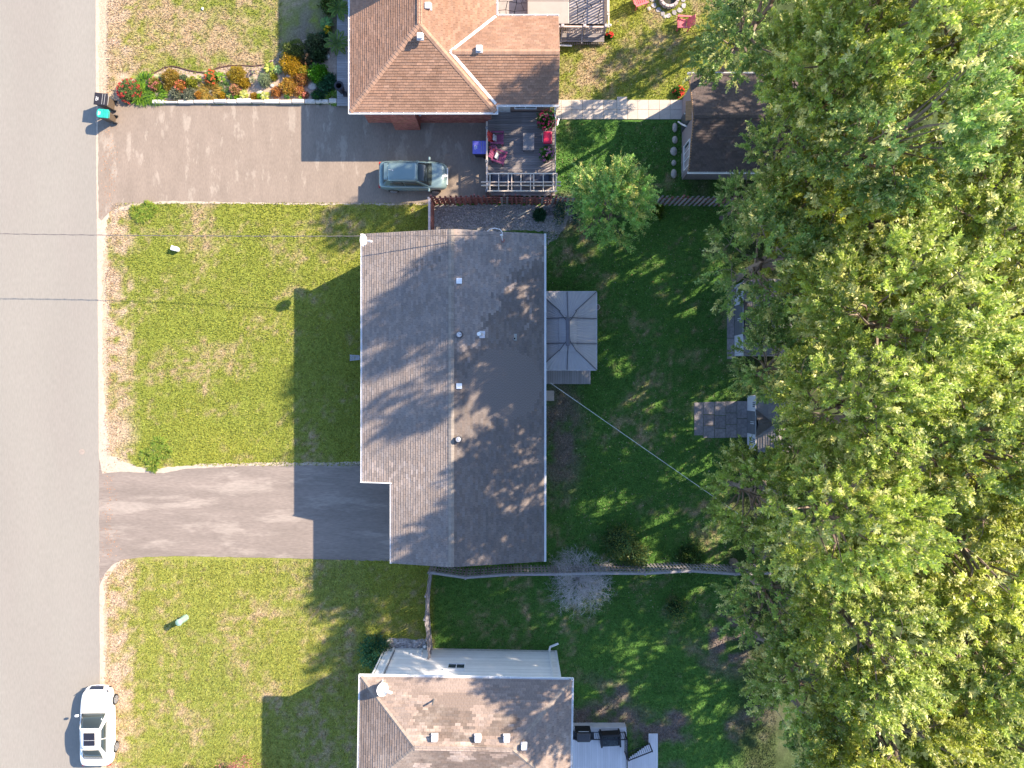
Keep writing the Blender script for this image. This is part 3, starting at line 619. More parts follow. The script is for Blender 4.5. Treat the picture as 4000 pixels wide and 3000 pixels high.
ridge_caps(rf3, [(Q(0, 0, 5.64), Q(3.06, -3.06, rz)), (Q(0, -Dp, 5.64), Q(3.06, -3.06, rz)), (Q(Lc, 0, 5.64), Q(Lc - 3.06, -3.06, rz)), (Q(Lc, -Dp, 5.64), Q(Lc - 3.06, -3.06, rz)), (Q(3.06, -3.06, rz), Q(Lc - 3.06, -3.06, rz))], capc, w=.11)
gutter(hc, [Q(Lc + .1, .0, 5.6), Q(-.1, .0, 5.6)], -1, w=.12, hangers=.55); gutter(hc, [Q(0, .1, 5.6), Q(0, -Dp - .1, 5.6)], -1, w=.12); gutter(hc, [Q(Lc, -Dp - .1, 5.6), Q(Lc, .1, 5.6)], -1, w=.12, hangers=.55)
wsid = M('white_siding', (.84, .81, .80), rough=.65, var=.05, scale=3, attr=True)
wx0, wx1, wy0, wy1 = .40, Lc - .42, -Dp + .5, -.55
mb = MB(); mb.slab([Q(wx0, wy1, 5.5), Q(wx0, wy0, 5.5), Q(wx1, wy0, 5.5), Q(wx1, wy1, 5.5)], 5.5); obj('wall', mb, M('white_wall', (.6, .58, .57)), hc)
mb = MB(); q = lambda a, b: tuple(Q(a, b, 0).xy)
lap_wall(mb, q(wx1, wy1 + .004), q(wx0, wy1 + .004), .35, 5.5, tuple(ey.xy), step=.13); lap_wall(mb, q(wx0 - .004, wy1), q(wx0 - .004, wy0), .35, 5.5, tuple(-ex.xy), step=.13); lap_wall(mb, q(wx1 + .004, wy0), q(wx1 + .004, wy1), .35, 5.5, tuple(ex.xy), step=.13)
obj('siding', mb, wsid, hc, kind='stuff')
for a in (wx0 + .05, wx1 - .05): mb = MB(); mb.beam(Q(a, wy1 + .012, .1), Q(a, wy1 + .012, 5.5), .12, .05); obj('corner_board', mb, white, hc)
mb = MB(); mb.beam(Q(wx0 - .1, wy1 + .03, .05), Q(wx0 - .1, wy1 + .03, 5.4), .07, .07); obj('corner_board', mb, white, hc)
for a, o_, w_ in ((wx0 + .45, .07, .07), (wx1 - .45, .08, .10)): mb = MB(); mb.beam(Q(a, wy1 + o_, .25), Q(a, wy1 + o_, 5.5), w_, .085); obj('downspout', mb, white, hc)
mb = MB(); mb.tube([Q(wx1 - .45, wy1 + .08, .3), Q(wx1 - .4, wy1 + .25, .15), Q(wx1 + .1, wy1 + .45, .1)], .07, 8); obj('downspout', mb, white, hc)
mb = MB(); mb.tube([Q(.95, wy1 + .06, .6), Q(.95, wy1 + .06, 5.45)], .02, 6); obj('conduit', mb, M('dark_grey', (.12, .12, .13)), hc)
wa, wz = 4.35, 2.45
f = MB(); g = MB()
def nb(mb, a0, a1, z0, z1, d0, d1): mb.slab([Q(a0, wy1 + d1, z1), Q(a0, wy1 + d0, z1), Q(a1, wy1 + d0, z1), Q(a1, wy1 + d1, z1)], z1 - z0)
nb(f, wa - .06, wa + .96, wz + .6, wz + .68, .0, .06); nb(f, wa - .06, wa + .96, wz - .06, wz, 0, .07); nb(f, wa - .06, wa, wz, wz + .6, 0, .05); nb(f, wa + .9, wa + .96, wz, wz + .6, 0, .05); nb(f, wa + .43, wa + .47, wz, wz + .6, 0, .045)
fr = obj('window', f, white, hc); nb(g, wa, wa + .9, wz, wz + .6, .01, .028); obj('pane', g, M('window_glass', (.05, .06, .08)), fr)
mb = MB(); nb(mb, wa - .25, wa + .95, wz + .82, wz + .87, 0, .10); obj('trim', mb, white, fr)
for (a, z) in ((1.95, .9), (2.5, 1.0)):
    mb = MB(); nb(mb, a, a + .13, z, z + .22, 0, .08); obj('outlet_box', mb, white, hc)
mb = MB(); nb(mb, 2.50, 2.60, .25, .85, 0, .08); obj('meter_pipe', mb, white, hc)
for (u, v, z, s) in ((1697, 2882, rz - .05, .29), (1866, 2884, rz - .05, .29), (1979, 2884, rz - .05, .29), (2047, 2915, rz - .02, .27)): vent_box(hc, u, v, z, s=s, h=.25)
c = Wp(1692, 2741, 6.25); mb = MB(); mb.frus((c.x, c.y, 5.95), .045, .045, .62, 8); mb.frus((c.x, c.y, 5.95), .12, .06, .1, 10); obj('vent_pipe', mb, M('dark_grey', (.12, .12, .13)), hc)
ft = Wp(1496, 2653, 5.55)
dish(1493, 2695, 6.35, (ft.x, ft.y + .05, 5.5), .38, (.52, .50, .55), (.52, -.02, .30), '', 'white satellite dish on a pole at the gutter of the lower house', rx=.8)
mb = MB()

# ------------------------------------------------------------ outbuilding with dark roof (top right)
sx0, sx1, sy0, sy1, sz = 10.0, 16.4, 12.03, 17.54, 2.8; sm_ = (sy0 + sy1) / 2; szr = sz + (sy1 - sy0) / 2 * .40
sh = thing('outbuilding', 'dark shingled outbuilding with a worn wooden front at the end of the slab walkway', 'outbuilding', (13.2, 14.8, 0))
dkr = M('dark_shingle', (.105, .084, .082), rough=.95, var=.2, scale=10, attr=True, spec=.1)
rfs = roof_cover(sh, [[(sx0, sy0, sz), (sx1, sy0, sz), (sx1, sm_, szr), (sx0, sm_, szr)], [(sx1, sy1, sz), (sx0, sy1, sz), (sx0, sm_, szr), (sx1, sm_, szr)]], dkr, None, lambda c, r: 1.0, keep=120, seed=15)
ridge_caps(rfs, [((sx0, sm_, szr), (sx1, sm_, szr))], dkr, w=.14)
gutter(sh, [(sx1, sy1, sz - .03), (sx0 - .05, sy1, sz - .03)], -1, w=.11, hangers=1.0); gutter(sh, [(sx0 - .05, sy0, sz - .03), (sx1, sy0, sz - .03)], -1, w=.11, hangers=1.1)
wx = sx0 + .28; mb = MB(); mb.box(wx, sy0 + .35, 0, sx1 - .3, sy1 - .35, sz - .1)
mb.add([(wx, sy0 + .35, sz - .1), (wx, sy1 - .35, sz - .1), (wx, sm_, szr - .08)], [(0, 1, 2), (2, 1, 0)]); obj('wall', mb, M('grey_board', (.30, .26, .27), var=.15, stretch=(1, 6, 1)), sh)
wood = M('worn_wood', (.42, .24, .12), rough=.8, var=.35, scale=3, stretch=(1, 4, 1))
mb = MB(); mb.beam((sx0 + .02, sy0, sz - .07), (sx0 + .02, sm_, szr - .07), .04, .16); mb.beam((sx0 + .02, sm_, szr - .07), (sx0 + .02, sy1, sz - .07), .04, .16); obj('bargeboard', mb, wood, sh)
mb = MB()
for i in range(9): y = sy0 + .5 + i * .155; mb.box(wx - .03, y, .02, wx - .005, y + .145, 2.5, jt(.15))
obj('plank', mb, M('plank_grey', (.36, .33, .34), attr=True), sh, kind='stuff')
mb = MB(); mb.box(wx - .05, 15.2, .05, wx - .008, 16.1, 2.05); mb.box(wx - .075, 15.25, .3, wx - .05, 15.32, 1.95, (1.5, 1.5, 1.5)); d_ = obj('door', mb, M('door_dark', (.08, .09, .10), rough=.5), sh)
mb = MB(); mb.box(wx - .09, 15.95, 1.0, wx - .05, 16.02, 1.06); obj('handle', mb, white, d_)
window(sh, 12.75, 14.1, .75, 1.95, y=wx, face='W', bars=2)
mb = MB(); mb.slab([(wx - .32, 15.1, 2.3), (wx, 15.1, 2.4), (wx, 16.2, 2.4), (wx - .32, 16.2, 2.3)], .04); obj('door_canopy', mb, wood, sh)
mb = MB(); p0 = Vector((9.93, 14.7, 2.5)); p1 = Wp(2650, 476, .2); mb.tube([p0, p0.lerp(p1, .5) + Vector((0, 0, -.05)), p1], .05, 8); obj('downspout', mb, M('perforated_white', (.7, .7, .72), var=.45, scale=9), sh)
mb = MB(); c = Wp(2684, 307, 2.6); mb.box(c.x - .12, c.y - .06, 2.45, c.x + .1, c.y + .06, 2.6); obj('flood_lamp', mb, M('dark_grey', (.12, .12, .13)), sh)
# round stones in front of it
stone_m = M('field_stone', (.42, .38, .34), rough=.95, var=.18, scale=12, bump=.4, bscale=30, attr=True)
desc = ['pointed pale field stone nearest the slab walkway by the outbuilding', 'squarish field stone second from the slab walkway by the outbuilding', 'round flat stone with a small stone on top, middle of the row', 'smallest round stone in the row by the outbuilding window', 'oval field stone furthest from the walkway at the outbuilding corner']
for i, (v, a, b) in enumerate(((497, 10, 19), (545, 11, 15), (590, 14, 18), (635, 10, 12), (678, 12, 19))):
    c = Wp(2637 - (i > 1) * 4, v, .12); mb = MB(); mb.ell((c.x, c.y, .06), (a / 65, b / 65, .13), 12, 8, jit=.06)
    if i == 2: mb.ell((c.x + .05, c.y, .19), (.09, .13, .07), 10, 6, (.7, .7, .72), jit=.05)
    single('field_stone', mb, stone_m, desc[i], 'stone', 'row of stones before the outbuilding', smooth=True)

# walkway of concrete slabs
wk = thing('walkway', None, None, tuple(Wp(2430, 428, 0)), kind='structure')
slab_m = M('concrete_slab', (.50, .435, .385), rough=.9, var=.10, scale=3, bump=.2, attr=True, fine=.08, fscale=25)
us = [2172, 2193, 2234, 2276, 2317, 2358, 2410, 2451, 2492, 2534, 2576, 2618, 2666]
sl_me = {}
for i in range(len(us) - 1):
    for (v0, v1) in ((391, 428.5), (429.5, 466)):
        a = Wp(us[i], v1, 0); b = Wp(us[i + 1] - 1, v0, 0); mb = MB(); k = random.uniform(.92, 1.06); w, h = (b.x - a.x) / 2, (b.y - a.y) / 2
        mb.box(-w, -h, -.03, w - .002, h, .035 + random.uniform(0, .01), (k, k, k)); link('paving_slab', mesh_of('slab', mb), slab_m, wk, tuple((a + b) / 2 - Vector(ORG[wk.name])))
a = Wp(2410, 391, 0); b = Wp(2449, 379, 0); mb = MB(); mb.box(-.3, -.09, 0, .3, .09, .05); link('paving_slab', mesh_of('slab', mb), slab_m, wk, tuple((a + b) / 2 - Vector(ORG[wk.name])))

# ------------------------------------------------------------ resin garden sheds
def garden_shed(x0, y0, y1, depth, label, zE=1.62):
    t = thing('garden_shed', label, 'shed', (x0 + depth / 2, (y0 + y1) / 2, 0), group='pale resin garden sheds in the backyard')
    cy = (y0 + y1) / 2; dw = (y1 - y0) * .205; xr = x0 + depth * .5; zr = zE + .62
    rm = M('shed_shingle', (.20, .185, .19), rough=.85, var=.15, scale=16, attr=True); wm = M('resin_wall', (.66, .64, .67), rough=.6, var=.05); pan = M('shed_door', (.165, .165, .18), rough=.6, var=.1)
    mb = MB(); mb.box(x0 + .01, y0 + .06, .0, x0 + .06, cy - dw, zE); mb.box(x0 + .01, cy + dw, 0, x0 + .06, y1 - .06, zE); mb.box(x0 + depth - .1, y0 + .06, 0, x0 + depth - .05, y1 - .06, zE)
    for yy in (y0 + .08, y1 - .08): mb.slab([(x0 + .03, yy - .02, zE), (x0 + depth - .06, yy - .02, zE), (x0 + depth - .06, yy + .02, zE), (x0 + .03, yy + .02, zE)], zE); mb.add([(x0, yy, zE), (x0 + depth, yy, zE), (xr, yy, zr)], [(0, 1, 2), (2, 1, 0)])
    obj('wall', mb, wm, t)
    P = [[(x0 - .02, y1, zE), (x0 - .02, y0, zE), (xr, y0, zr), (xr, y1, zr)], [(x0 + depth + .02, y0, zE), (x0 + depth + .02, y1, zE), (xr, y1, zr), (xr, y0, zr)]]
    P[0] = [Vector(p) for p in P[0]]; P[1] = [Vector(p) for p in P[1]]
    r_ = roof_cover(t, P, rm, None, lambda c, r: 1.0, keep=0, seed=2, deckmat=rm, deck_th=.04)
    # cross gable above the doors
    mb = MB(); s = (zr - zE) / (depth / 2); g = zE + .50; xg = x0 + (g - zE) / s
    e = .02
    for k in (-1, 1): mb.add([(x0 - .06, cy, g + e), (x0 - .06, cy + k * dw * 1.15, zE + e + .02), (x0 + .02, cy + k * dw * 1.15, zE + e + .02), (xg, cy, g + e)], [(0, 1, 2, 3), (3, 2, 1, 0)])
    obj('door_gable', mb, M('shed_shingle', (.2, .19, .19)), t)
    mb = MB(); mb.add([(x0 + .0, cy - dw * 1.1, zE), (x0 + .0, cy + dw * 1.1, zE), (x0 + .0, cy, g)], [(0, 1, 2), (2, 1, 0)]); obj('gable_panel', mb, pan, t)
    for k in (-1, 1):
        mb = MB(); a, b = sorted((cy, cy + k * dw)); mb.box(x0 + .0, a + .01, .05, x0 + .045, b - .01, zE - .01)
        for z in (.5, 1.05): mb.box(x0 - .012, a + .08, z - .02, x0, b - .08, z + .38)
        d = obj('door', mb, pan, t); mb = MB(); mb.box(x0 - .05, cy + k * .05 - .018, .75, x0 - .01, cy + k * .05 + .018, 1.35); obj('handle', mb, M('handle_white', (.75, .75, .76)), d)
        wy = cy + k * (dw + (y1 - y0 - 2 * dw) / 4 * .8); f = MB(); gl = MB()
        for iy in (-1, 0, 1):
            for iz in (0, 1): gl.box(x0 - .004, wy + iy * .11 - .04, 1.02 + iz * .20, x0 + .012, wy + iy * .11 + .04, 1.02 + iz * .20 + .16)
        f.box(x0 - .002, wy - .19, .98, x0 + .009, wy + .19, 1.42); fr = obj('window', f, wm, t); obj('pane', gl, M('window_glass', (.05, .06, .08)), fr)
    mb = MB(); mb.beam((x0 - .03, y0 - .01, zE + .01), (x0 - .03, y1 + .01, zE + .01), .03, .05); obj('eave_trim', mb, M('resin_grey', (.5, .5, .52)), t)
    return t
garden_shed(Wp(2918, 0, 0).x, Wp(0, 1755, 0).y, Wp(0, 1540, 0).y, 2.15, 'pale resin garden shed with grey doors behind the square paver pad')
garden_shed(Wp(2868, 0, 0).x, Wp(0, 1395, 0).y, Wp(0, 1112, 0).y, 2.75, 'longer pale resin garden shed half hidden under foliage with a narrow concrete pad', zE=1.75)
pav = M('grey_paver', (.235, .215, .225), rough=.95, var=.30, scale=7, bump=.4, bscale=20, fine=.2, attr=True)
pd = thing('paver_pad', 'square pad of old grey pavers with weeds in the joints before the small shed', 'paver pad', tuple(Wp(2815, 1640, 0)))
for (a, b, c, d) in [(2712, 1572, 2746, 1700), (2748, 1570, 2790, 1618), (2748, 1620, 2790, 1662), (2748, 1664, 2790, 1710), (2792, 1569, 2834, 1622), (2792, 1624, 2834, 1672), (2792, 1674, 2834, 1710), (2836, 1568, 2877, 1612), (2836, 1614, 2877, 1658), (2836, 1660, 2877, 1709), (2879, 1567, 2918, 1634), (2879, 1636, 2918, 1708)]:
    p = Wp(a, d, 0); q = Wp(c, b, 0); m_ = (p + q) / 2; mb = MB(); k = random.uniform(.85, 1.1); mb.box(p.x - m_.x, p.y - m_.y, -.02, q.x - m_.x, q.y - m_.y, .035 + random.uniform(0, .012), (k, k, k)); link('paver', mesh_of('paver', mb), pav, pd, tuple(m_ - Vector(ORG[pd.name])))
pd = thing('concrete_strip', 'long narrow grey concrete strip along the front of the longer shed', 'concrete pad', tuple(Wp(2853, 1255, 0)))
for (a, b, c, d) in [(2840, 1110, 2867, 1182), (2840, 1184, 2867, 1236), (2840, 1238, 2867, 1320), (2840, 1322, 2867, 1402)]:
    p = Wp(a, d, 0); q = Wp(c, b, 0); m_ = (p + q) / 2; mb = MB(); mb.box(p.x - m_.x, p.y - m_.y, -.02, q.x - m_.x, q.y - m_.y, .04, (1.15, 1.12, 1.1)); link('paver', mesh_of('paver', mb), pav, pd, tuple(m_ - Vector(ORG[pd.name])))

# ------------------------------------------------------------ gazebo and its deck
gx0, gx1, gy0, gy1, gz = 1.46, 4.84, .80, 5.28, 2.35; gcx = (gx0 + gx1) / 2
gz_m = M('gazebo_metal', (.36, .345, .37), rough=.5, metal=.15, var=.08, scale=2, stretch=(1, .2, 1)); gfr = M('gazebo_frame', (.10, .10, .115), rough=.5)
gb = thing('gazebo', 'grey metal hardtop gazebo with two-tier hip roof against the rear wall', 'gazebo', (gcx, 3.04, .5))
def hip_tier(x0, x1, y0, y1, z, rise, inset, nm):
    a = [Vector((x0, y0, z)), Vector((x1, y0, z)), Vector((x1, y1, z)), Vector((x0, y1, z))]
    b = [Vector((gcx - .06, y0 + inset, z + rise)), Vector((gcx + .06, y0 + inset, z + rise)), Vector((gcx + .06, y1 - inset, z + rise)), Vector((gcx - .06, y1 - inset, z + rise))]
    for i in range(4):
        A0, A1, B1, B0 = a[i], a[(i + 1) % 4], b[(i + 1) % 4], b[i]; n = 2 if i % 2 == 0 else 3
        for k in range(n):
            P0 = A0.lerp(A1, k / n); P1 = A0.lerp(A1, (k + 1) / n)
            if n == 2: Q0, Q1 = B0.lerp(B1, k / n), B0.lerp(B1, (k + 1) / n)
            else:
                Q0, Q1 = B0.lerp(B1, (.0, .03, .97)[k]), B0.lerp(B1, (.03, .97, 1.0)[k])
                P0 = A0.lerp(A1, (0, .335, .655)[k]); P1 = A0.lerp(A1, (.335, .655, 1)[k]); Q0 = B0.lerp(B1, (0, .18, .82)[k]); Q1 = B0.lerp(B1, (.18, .82, 1)[k])
            # corrugated panel: ribs run down the slope
            m_ = 14; mb = MB(); vs = []; nrm = (P1 - P0).cross(Q0 - P0).normalized()
            for j in range(m_ + 1):
                t = j / m_; h = nrm * (.012 if j % 2 else 0); vs += [P0.lerp(P1, t) + h, Q0.lerp(Q1, t) + h]
            mb.add(vs, [(2 * j, 2 * j + 2, 2 * j + 3, 2 * j + 1) for j in range(m_)]); o = obj('roof_panel', mb, gz_m, gb); s_ = o.modifiers.new('s', 'SOLIDIFY'); s_.thickness = .012
    return a, b
a, b = hip_tier(gx0, gx1, gy0, gy1, gz, .62, 1.50, 'low')
def rib(p, q): mb = MB(); mb.beam(Vector(p) + Vector((0, 0, .045)), Vector(q) + Vector((0, 0, .045)), .045, .04); obj('rib', mb, gfr, gb)
for i in range(4): rib(a[i], b[i])
rib((gcx, gy0, gz), (gcx, gy0 + 1.5, gz + .62)); rib((gcx, gy1, gz), (gcx, gy1 - 1.5, gz + .62))
for t, tq in ((.335, .18), (.655, .82)):
    for sx in (0, 1):
        p = a[1].lerp(a[2], t) if sx else a[0].lerp(a[3], t); q = b[1].lerp(b[2], tq) if sx else b[0].lerp(b[3], tq); rib(p, (q.x, p.y, q.z))
ux0, ux1, uy0, uy1 = gcx - .48, gcx + .48, 1.72, 4.02 + .2
a, b = hip_tier(gcx - .50, gcx + .50, 1.85, 4.12, gz + .55, .24, .62, 'up')
for i in range(4): rib(a[i], b[i])
for k_ in (-1, 1):
    rib((gcx, 2.985 + k_ * 1.135, gz + .55), (gcx, 2.985 + k_ * .5, gz + .79))
    for yq in (2.30, 3.73): rib((gcx + k_ * .5, yq, gz + .555), (gcx + k_ * .08, yq, gz + .79))
mb = MB(); mb.box(gcx - .13, 2.15, gz + .79, gcx + .10, 3.72, gz + .86); obj('ridge_cap', mb, M('gazebo_cap', (.13, .125, .15), rough=.6), gb, bevel=.03)
mb = MB()
for (p, q) in (((gx0, gy0), (gx1, gy0)), ((gx1, gy0), (gx1, gy1)), ((gx1, gy1), (gx0, gy1)), ((gx0, gy1), (gx0, gy0))): mb.beam((*p, gz - .03), (*q, gz - .03), .07, .09)
obj('eave_frame', mb, M('gazebo_edge', (.42, .40, .43), rough=.5), gb)
for x in (gx0 + .2, gx1 - .2):
    for y in (gy0 + .25, gy1 - .25): mb = MB(); mb.box(x - .05, y - .05, .5, x + .05, y + .05, gz - .05); obj('post', mb, gfr, gb)
dk = thing('rear_deck', 'low grey board deck under and beside the metal gazebo', 'deck', (3, 2.6, 0))
dm = M('grey_deck_board', (.33, .315, .33), rough=.85, var=.15, scale=5, stretch=(1, .2, 1), attr=True)
bm_ = None; x = 1.3
while x < 4.62:
    mb = MB(); k = random.uniform(.88, 1.08); mb.box(-.066, -2.6, 0, .066, 2.6, .035, (k, k, k)); link('deck_board', mesh_of('deck_board', mb), dm, dk, (x - 3 + .066, .0, .50)); x += .142
mb = MB(); mb.box(1.3, .05, 0, 4.6, 5.15, .46); obj('deck_frame', mb, M('deck_dark', (.12, .11, .11)), dk)
mb = MB(); c = Wp(2331, 1200, .3); mb.frus((c.x, c.y, .0), .15, .2, .35, 14); mb.frus((c.x, c.y, .35), .16, .16, .01, 14, (.3, .28, .25)); single('plant_pot', mb, M('beige_pot', (.45, .40, .33), attr=True), 'small beige pot on the grass against the east side of the gazebo', 'plant pot')
mb = MB(); c = Wp(2145, 1545, .0); mb.box(c.x - .3, c.y - .32, 0, c.x + .3, c.y + .3, .05); single('stepping_slab', mb, M('concrete_slab', (.5, .43, .38)), 'square concrete slab on bare soil south of the rear deck', 'stepping slab')

# ------------------------------------------------------------ fences
def fence(name, label, top, h, mat, pick_side, rail_side, capm=None, cap_w=.14, pitch=.145, pw=.125, double=False, gapmod=None, posts=None, seed=1, grey=None):
    r = random.Random(seed); P = [Vector((p.x, p.y, 0)) for p in top]; t = thing(name, label, 'fence', tuple(P[0]))
    org = Vector(ORG[t.name]); var = []
    for k in (.8, .9, 1.0, 1.1, 1.22): mb = MB(); mb.box(-pw / 2, -.009, 0, pw / 2, .009, 1.0, (k, k * .98, k)); me = mesh_of('picket', mb); var.append(me); me.materials.append(mat)
    varg = []
    if grey:
        for k in (.85, 1.0, 1.15): mb = MB(); mb.box(-pw / 2, -.009, 0, pw / 2, .009, 1.0, (k, k, k)); me = mesh_of('picket', mb); varg.append(me); me.materials.append(grey[0])
    for i in range(len(P) - 1):
        p, q = P[i], P[i + 1]; d = (q - p).normalized(); n = Vector((-d.y, d.x, 0)); L = (q - p).length; x = pw * .6; k = 0; ang = math.atan2(d.y, d.x)
        while x < L:
            sd = pick_side * (1 if not double or k % 2 == 0 else -1)
            c = p + d * x + n * sd * .055; hh = h * r.uniform(.975, 1.02)
            me = r.choice(varg) if grey and grey[1](c, r) else r.choice(var)
            o = link('picket', me, None, t, tuple(c - org + Vector((0, 0, .04)))); o.rotation_euler = (r.uniform(-.012, .012), r.uniform(-.015, .015), ang); o.scale = (1, 1, hh)
            x += pitch; k += 1
        rl = MB()
        for z in (.35, h * .55, h - .28): rl.beam(p + n * rail_side * .0 + Vector((0, 0, z)), q + Vector((0, 0, z)), .045, .09, jt())
        obj('rail', rl, mat, t)
        if capm: cp = MB(); cp.beam(p + n * rail_side * .04 + Vector((0, 0, h + .02)), q + n * rail_side * .04 + Vector((0, 0, h + .02)), cap_w, .035, jt(.05)); obj('top_rail', cp, capm, t)
    for i, p in enumerate(posts if posts is not None else P):
        k = min(i, len(P) - 2) ; d = (P[k + 1] - P[k]).normalized(); n = Vector((-d.y, d.x, 0)); c = Vector((p.x, p.y, 0)) + n * rail_side * .09
        mb = MB(); mb.box(c.x - .05, c.y - .05, 0, c.x + .05, c.y + .05, h + .07); obj('post', mb, capm or mat, t)
    return t
redw = M('red_fence', (.27, .115, .105), rough=.85, var=.3, scale=3, stretch=(3, 3, .4), attr=True); gryw = M('grey_fence', (.30, .275, .285), rough=.9, var=.2, scale=4, stretch=(3, 3, .4), attr=True)
palew = M('pale_rail', (.50, .42, .40), rough=.85, var=.12, attr=True); darkgrey = M('dark_grey_fence', (.28, .26, .265), rough=.9, var=.25, scale=4, stretch=(3, 3, .4), attr=True)
fence('wooden_fence', 'red-brown shadowbox fence along the north side of the bungalow yard', [Vector((-4.72, 10.85, 0)), Vector((-2.2, 10.9, 0)), Vector((.2, 10.9, 0)), Vector((2.6, 10.85, 0)), Vector((5.2, 10.85, 0)), Vector((7.6, 10.85, 0)), Vector((10, 10.85, 0)), Vector((13.0, 10.8, 0))], 1.75, redw, -1, 1, pitch=.152, double=True, seed=2, grey=(gryw, lambda c, r: (-.7 < c.x < -.2) or (c.x > .0 and r.random() < min(.8, .3 + c.x * .15))))
mt = redw
fence('return_fence', 'short red-stained fence return with pale top rail beside the bungalow north wall', [Vector((-4.76, 8.45, 0)), Vector((-4.76, 10.8, 0))], 1.75, redw, -1, 1, capm=palew, cap_w=.13, seed=4)
sp = [Wp(u, v, 1.8) for u, v in ((1678, 2234), (1818, 2254), (1992, 2242), (2170, 2241), (2340, 2237), (2520, 2238), (2695, 2228), (2872, 2240), (3050, 2236))]
fence('wooden_fence', 'weathered grey picket fence running behind the bungalow south gable', sp, 1.8, darkgrey, 1, -1, capm=gryw, cap_w=.13, pitch=.20, pw=.10, seed=5)
sp = [Wp(u, v, 1.8) for u, v in ((1680, 2238), (1668, 2330), (1664, 2420), (1671, 2500), (1678, 2576))]
fence('return_fence', 'leaning grey picket fence return ending at the white siding', sp, 1.8, gryw, -1, -1, capm=None, pitch=.145, pw=.12, seed=6)

# ------------------------------------------------------------ patio deck, railing, pergola
pt = thing('patio_deck', 'weathered grey wooden patio deck between the brown roof and the pergola', 'deck', tuple(Wp(2040, 600, 0)))
X0, X1, Y0, Y1, DZ = -1.42, 2.58, 11.35, 16.3, .45; y = Y0
dm2 = M('weathered_board', (.255, .225, .225), rough=.9, var=.32, scale=4, stretch=(.22, 3, 1), attr=True, fine=.15, fscale=20)
while y < Y1:
    mb = MB(); k = random.uniform(.8, 1.12); mb.box(-2.0, -.066, 0, 2.0, .066, .035, (k, k, k)); link('deck_board', mesh_of('deck_board', mb), dm2, pt, ((X0 + X1) / 2 - ORG[pt.name][0], y - ORG[pt.name][1], DZ)); y += .143
mb = MB(); mb.box(X0, Y0, .05, X1, Y1, DZ - .03); obj('deck_frame', mb, M('deck_dark', (.12, .11, .11)), pt)
rl = thing('deck_railing', 'pale wooden railing with square post caps along the west edge of the patio deck', 'railing', (-1.5, 13.5, 0))
rlw = M('pale_timber', (.52, .43, .38), rough=.85, var=.15, scale=5, attr=True); X = -1.47
mb = MB(); mb.box(X - .05, 11.4, 1.35, X + .05, 15.4, 1.39); mb.box(X - .03, 11.4, .62, X + .03, 15.4, .68); obj('rail', mb, rlw, rl)
bme = mesh_of('baluster', (lambda m: (m.box(-.018, -.018, 0, .018, .018, .70), m)[1])(MB())); bme.materials.append(rlw); y = 11.5
while y < 15.4: link('baluster', bme, None, rl, (X + 1.5, y - 13.5, .66)); y += .13
for v in (500, 629, 745): c = Wp(1900, v, 1.4); mb = MB(); mb.box(X - .05, c.y - .05, 0, X + .05, c.y + .05, 1.44); p = obj('post', mb, gryw, rl); mb = MB(); mb.box(X - .08, c.y - .08, 1.44, X + .08, c.y + .08, 1.47); mb.frus((X, c.y, 1.47), .08, .01, .05, 4); obj('post_cap', mb, M('cap_grey', (.22, .22, .24)), p)
er = thing('thin_railing', 'thin grey railing along the east edge of the patio deck', 'railing', (2.56, 13.8, 0)); mb = MB(); mb.box(2.53, 11.5, 1.3, 2.57, 15.6, 1.33); mb.box(2.54, 11.5, .6, 2.56, 15.6, .62); obj('rail', mb, gryw, er)
y = 11.6
while y < 15.6: link('baluster', bme, None, er, (0, y - 13.8, .62)); y += .16
pg = thing('pergola', 'narrow pale timber pergola of crossed slats above dark outdoor sofas', 'pergola', tuple(Wp(2040, 712, 0))); pz = 2.75
tm = M('pergola_timber', (.60, .50, .42), rough=.85, var=.15, scale=5, stretch=(.3, 1, 1), attr=True)
def pb(n, u0, v0, u1, v1, z, w, h): mb = MB(); mb.beam(Wp(u0, v0, z), Wp(u1, v1, z), w, h, jt(.06)); return obj(n, mb, tm, pg)
for u in (1914, 1948, 1985, 1999, 2035, 2072, 2085, 2122, 2161): pb('rafter', u, 676, u, 749, pz, .045, .10)
pb('rafter', 2176, 678, 2170, 749, pz, .045, .10)
for v in (678, 746): pb('edge_beam', 1903, v, 2177, v, pz + .04, .06, .05)
for v, z in ((712, pz - .1), (725, pz - .14)): pb('cross_beam', 1880, v, 2191, v, z, .05, .16)
for u in (1910, 2163): c = Wp(u, 719, 2.7); mb = MB(); mb.box(c.x - .05, c.y - .05, 0, c.x + .05, c.y + .05, 2.68); obj('post', mb, tm, pg)

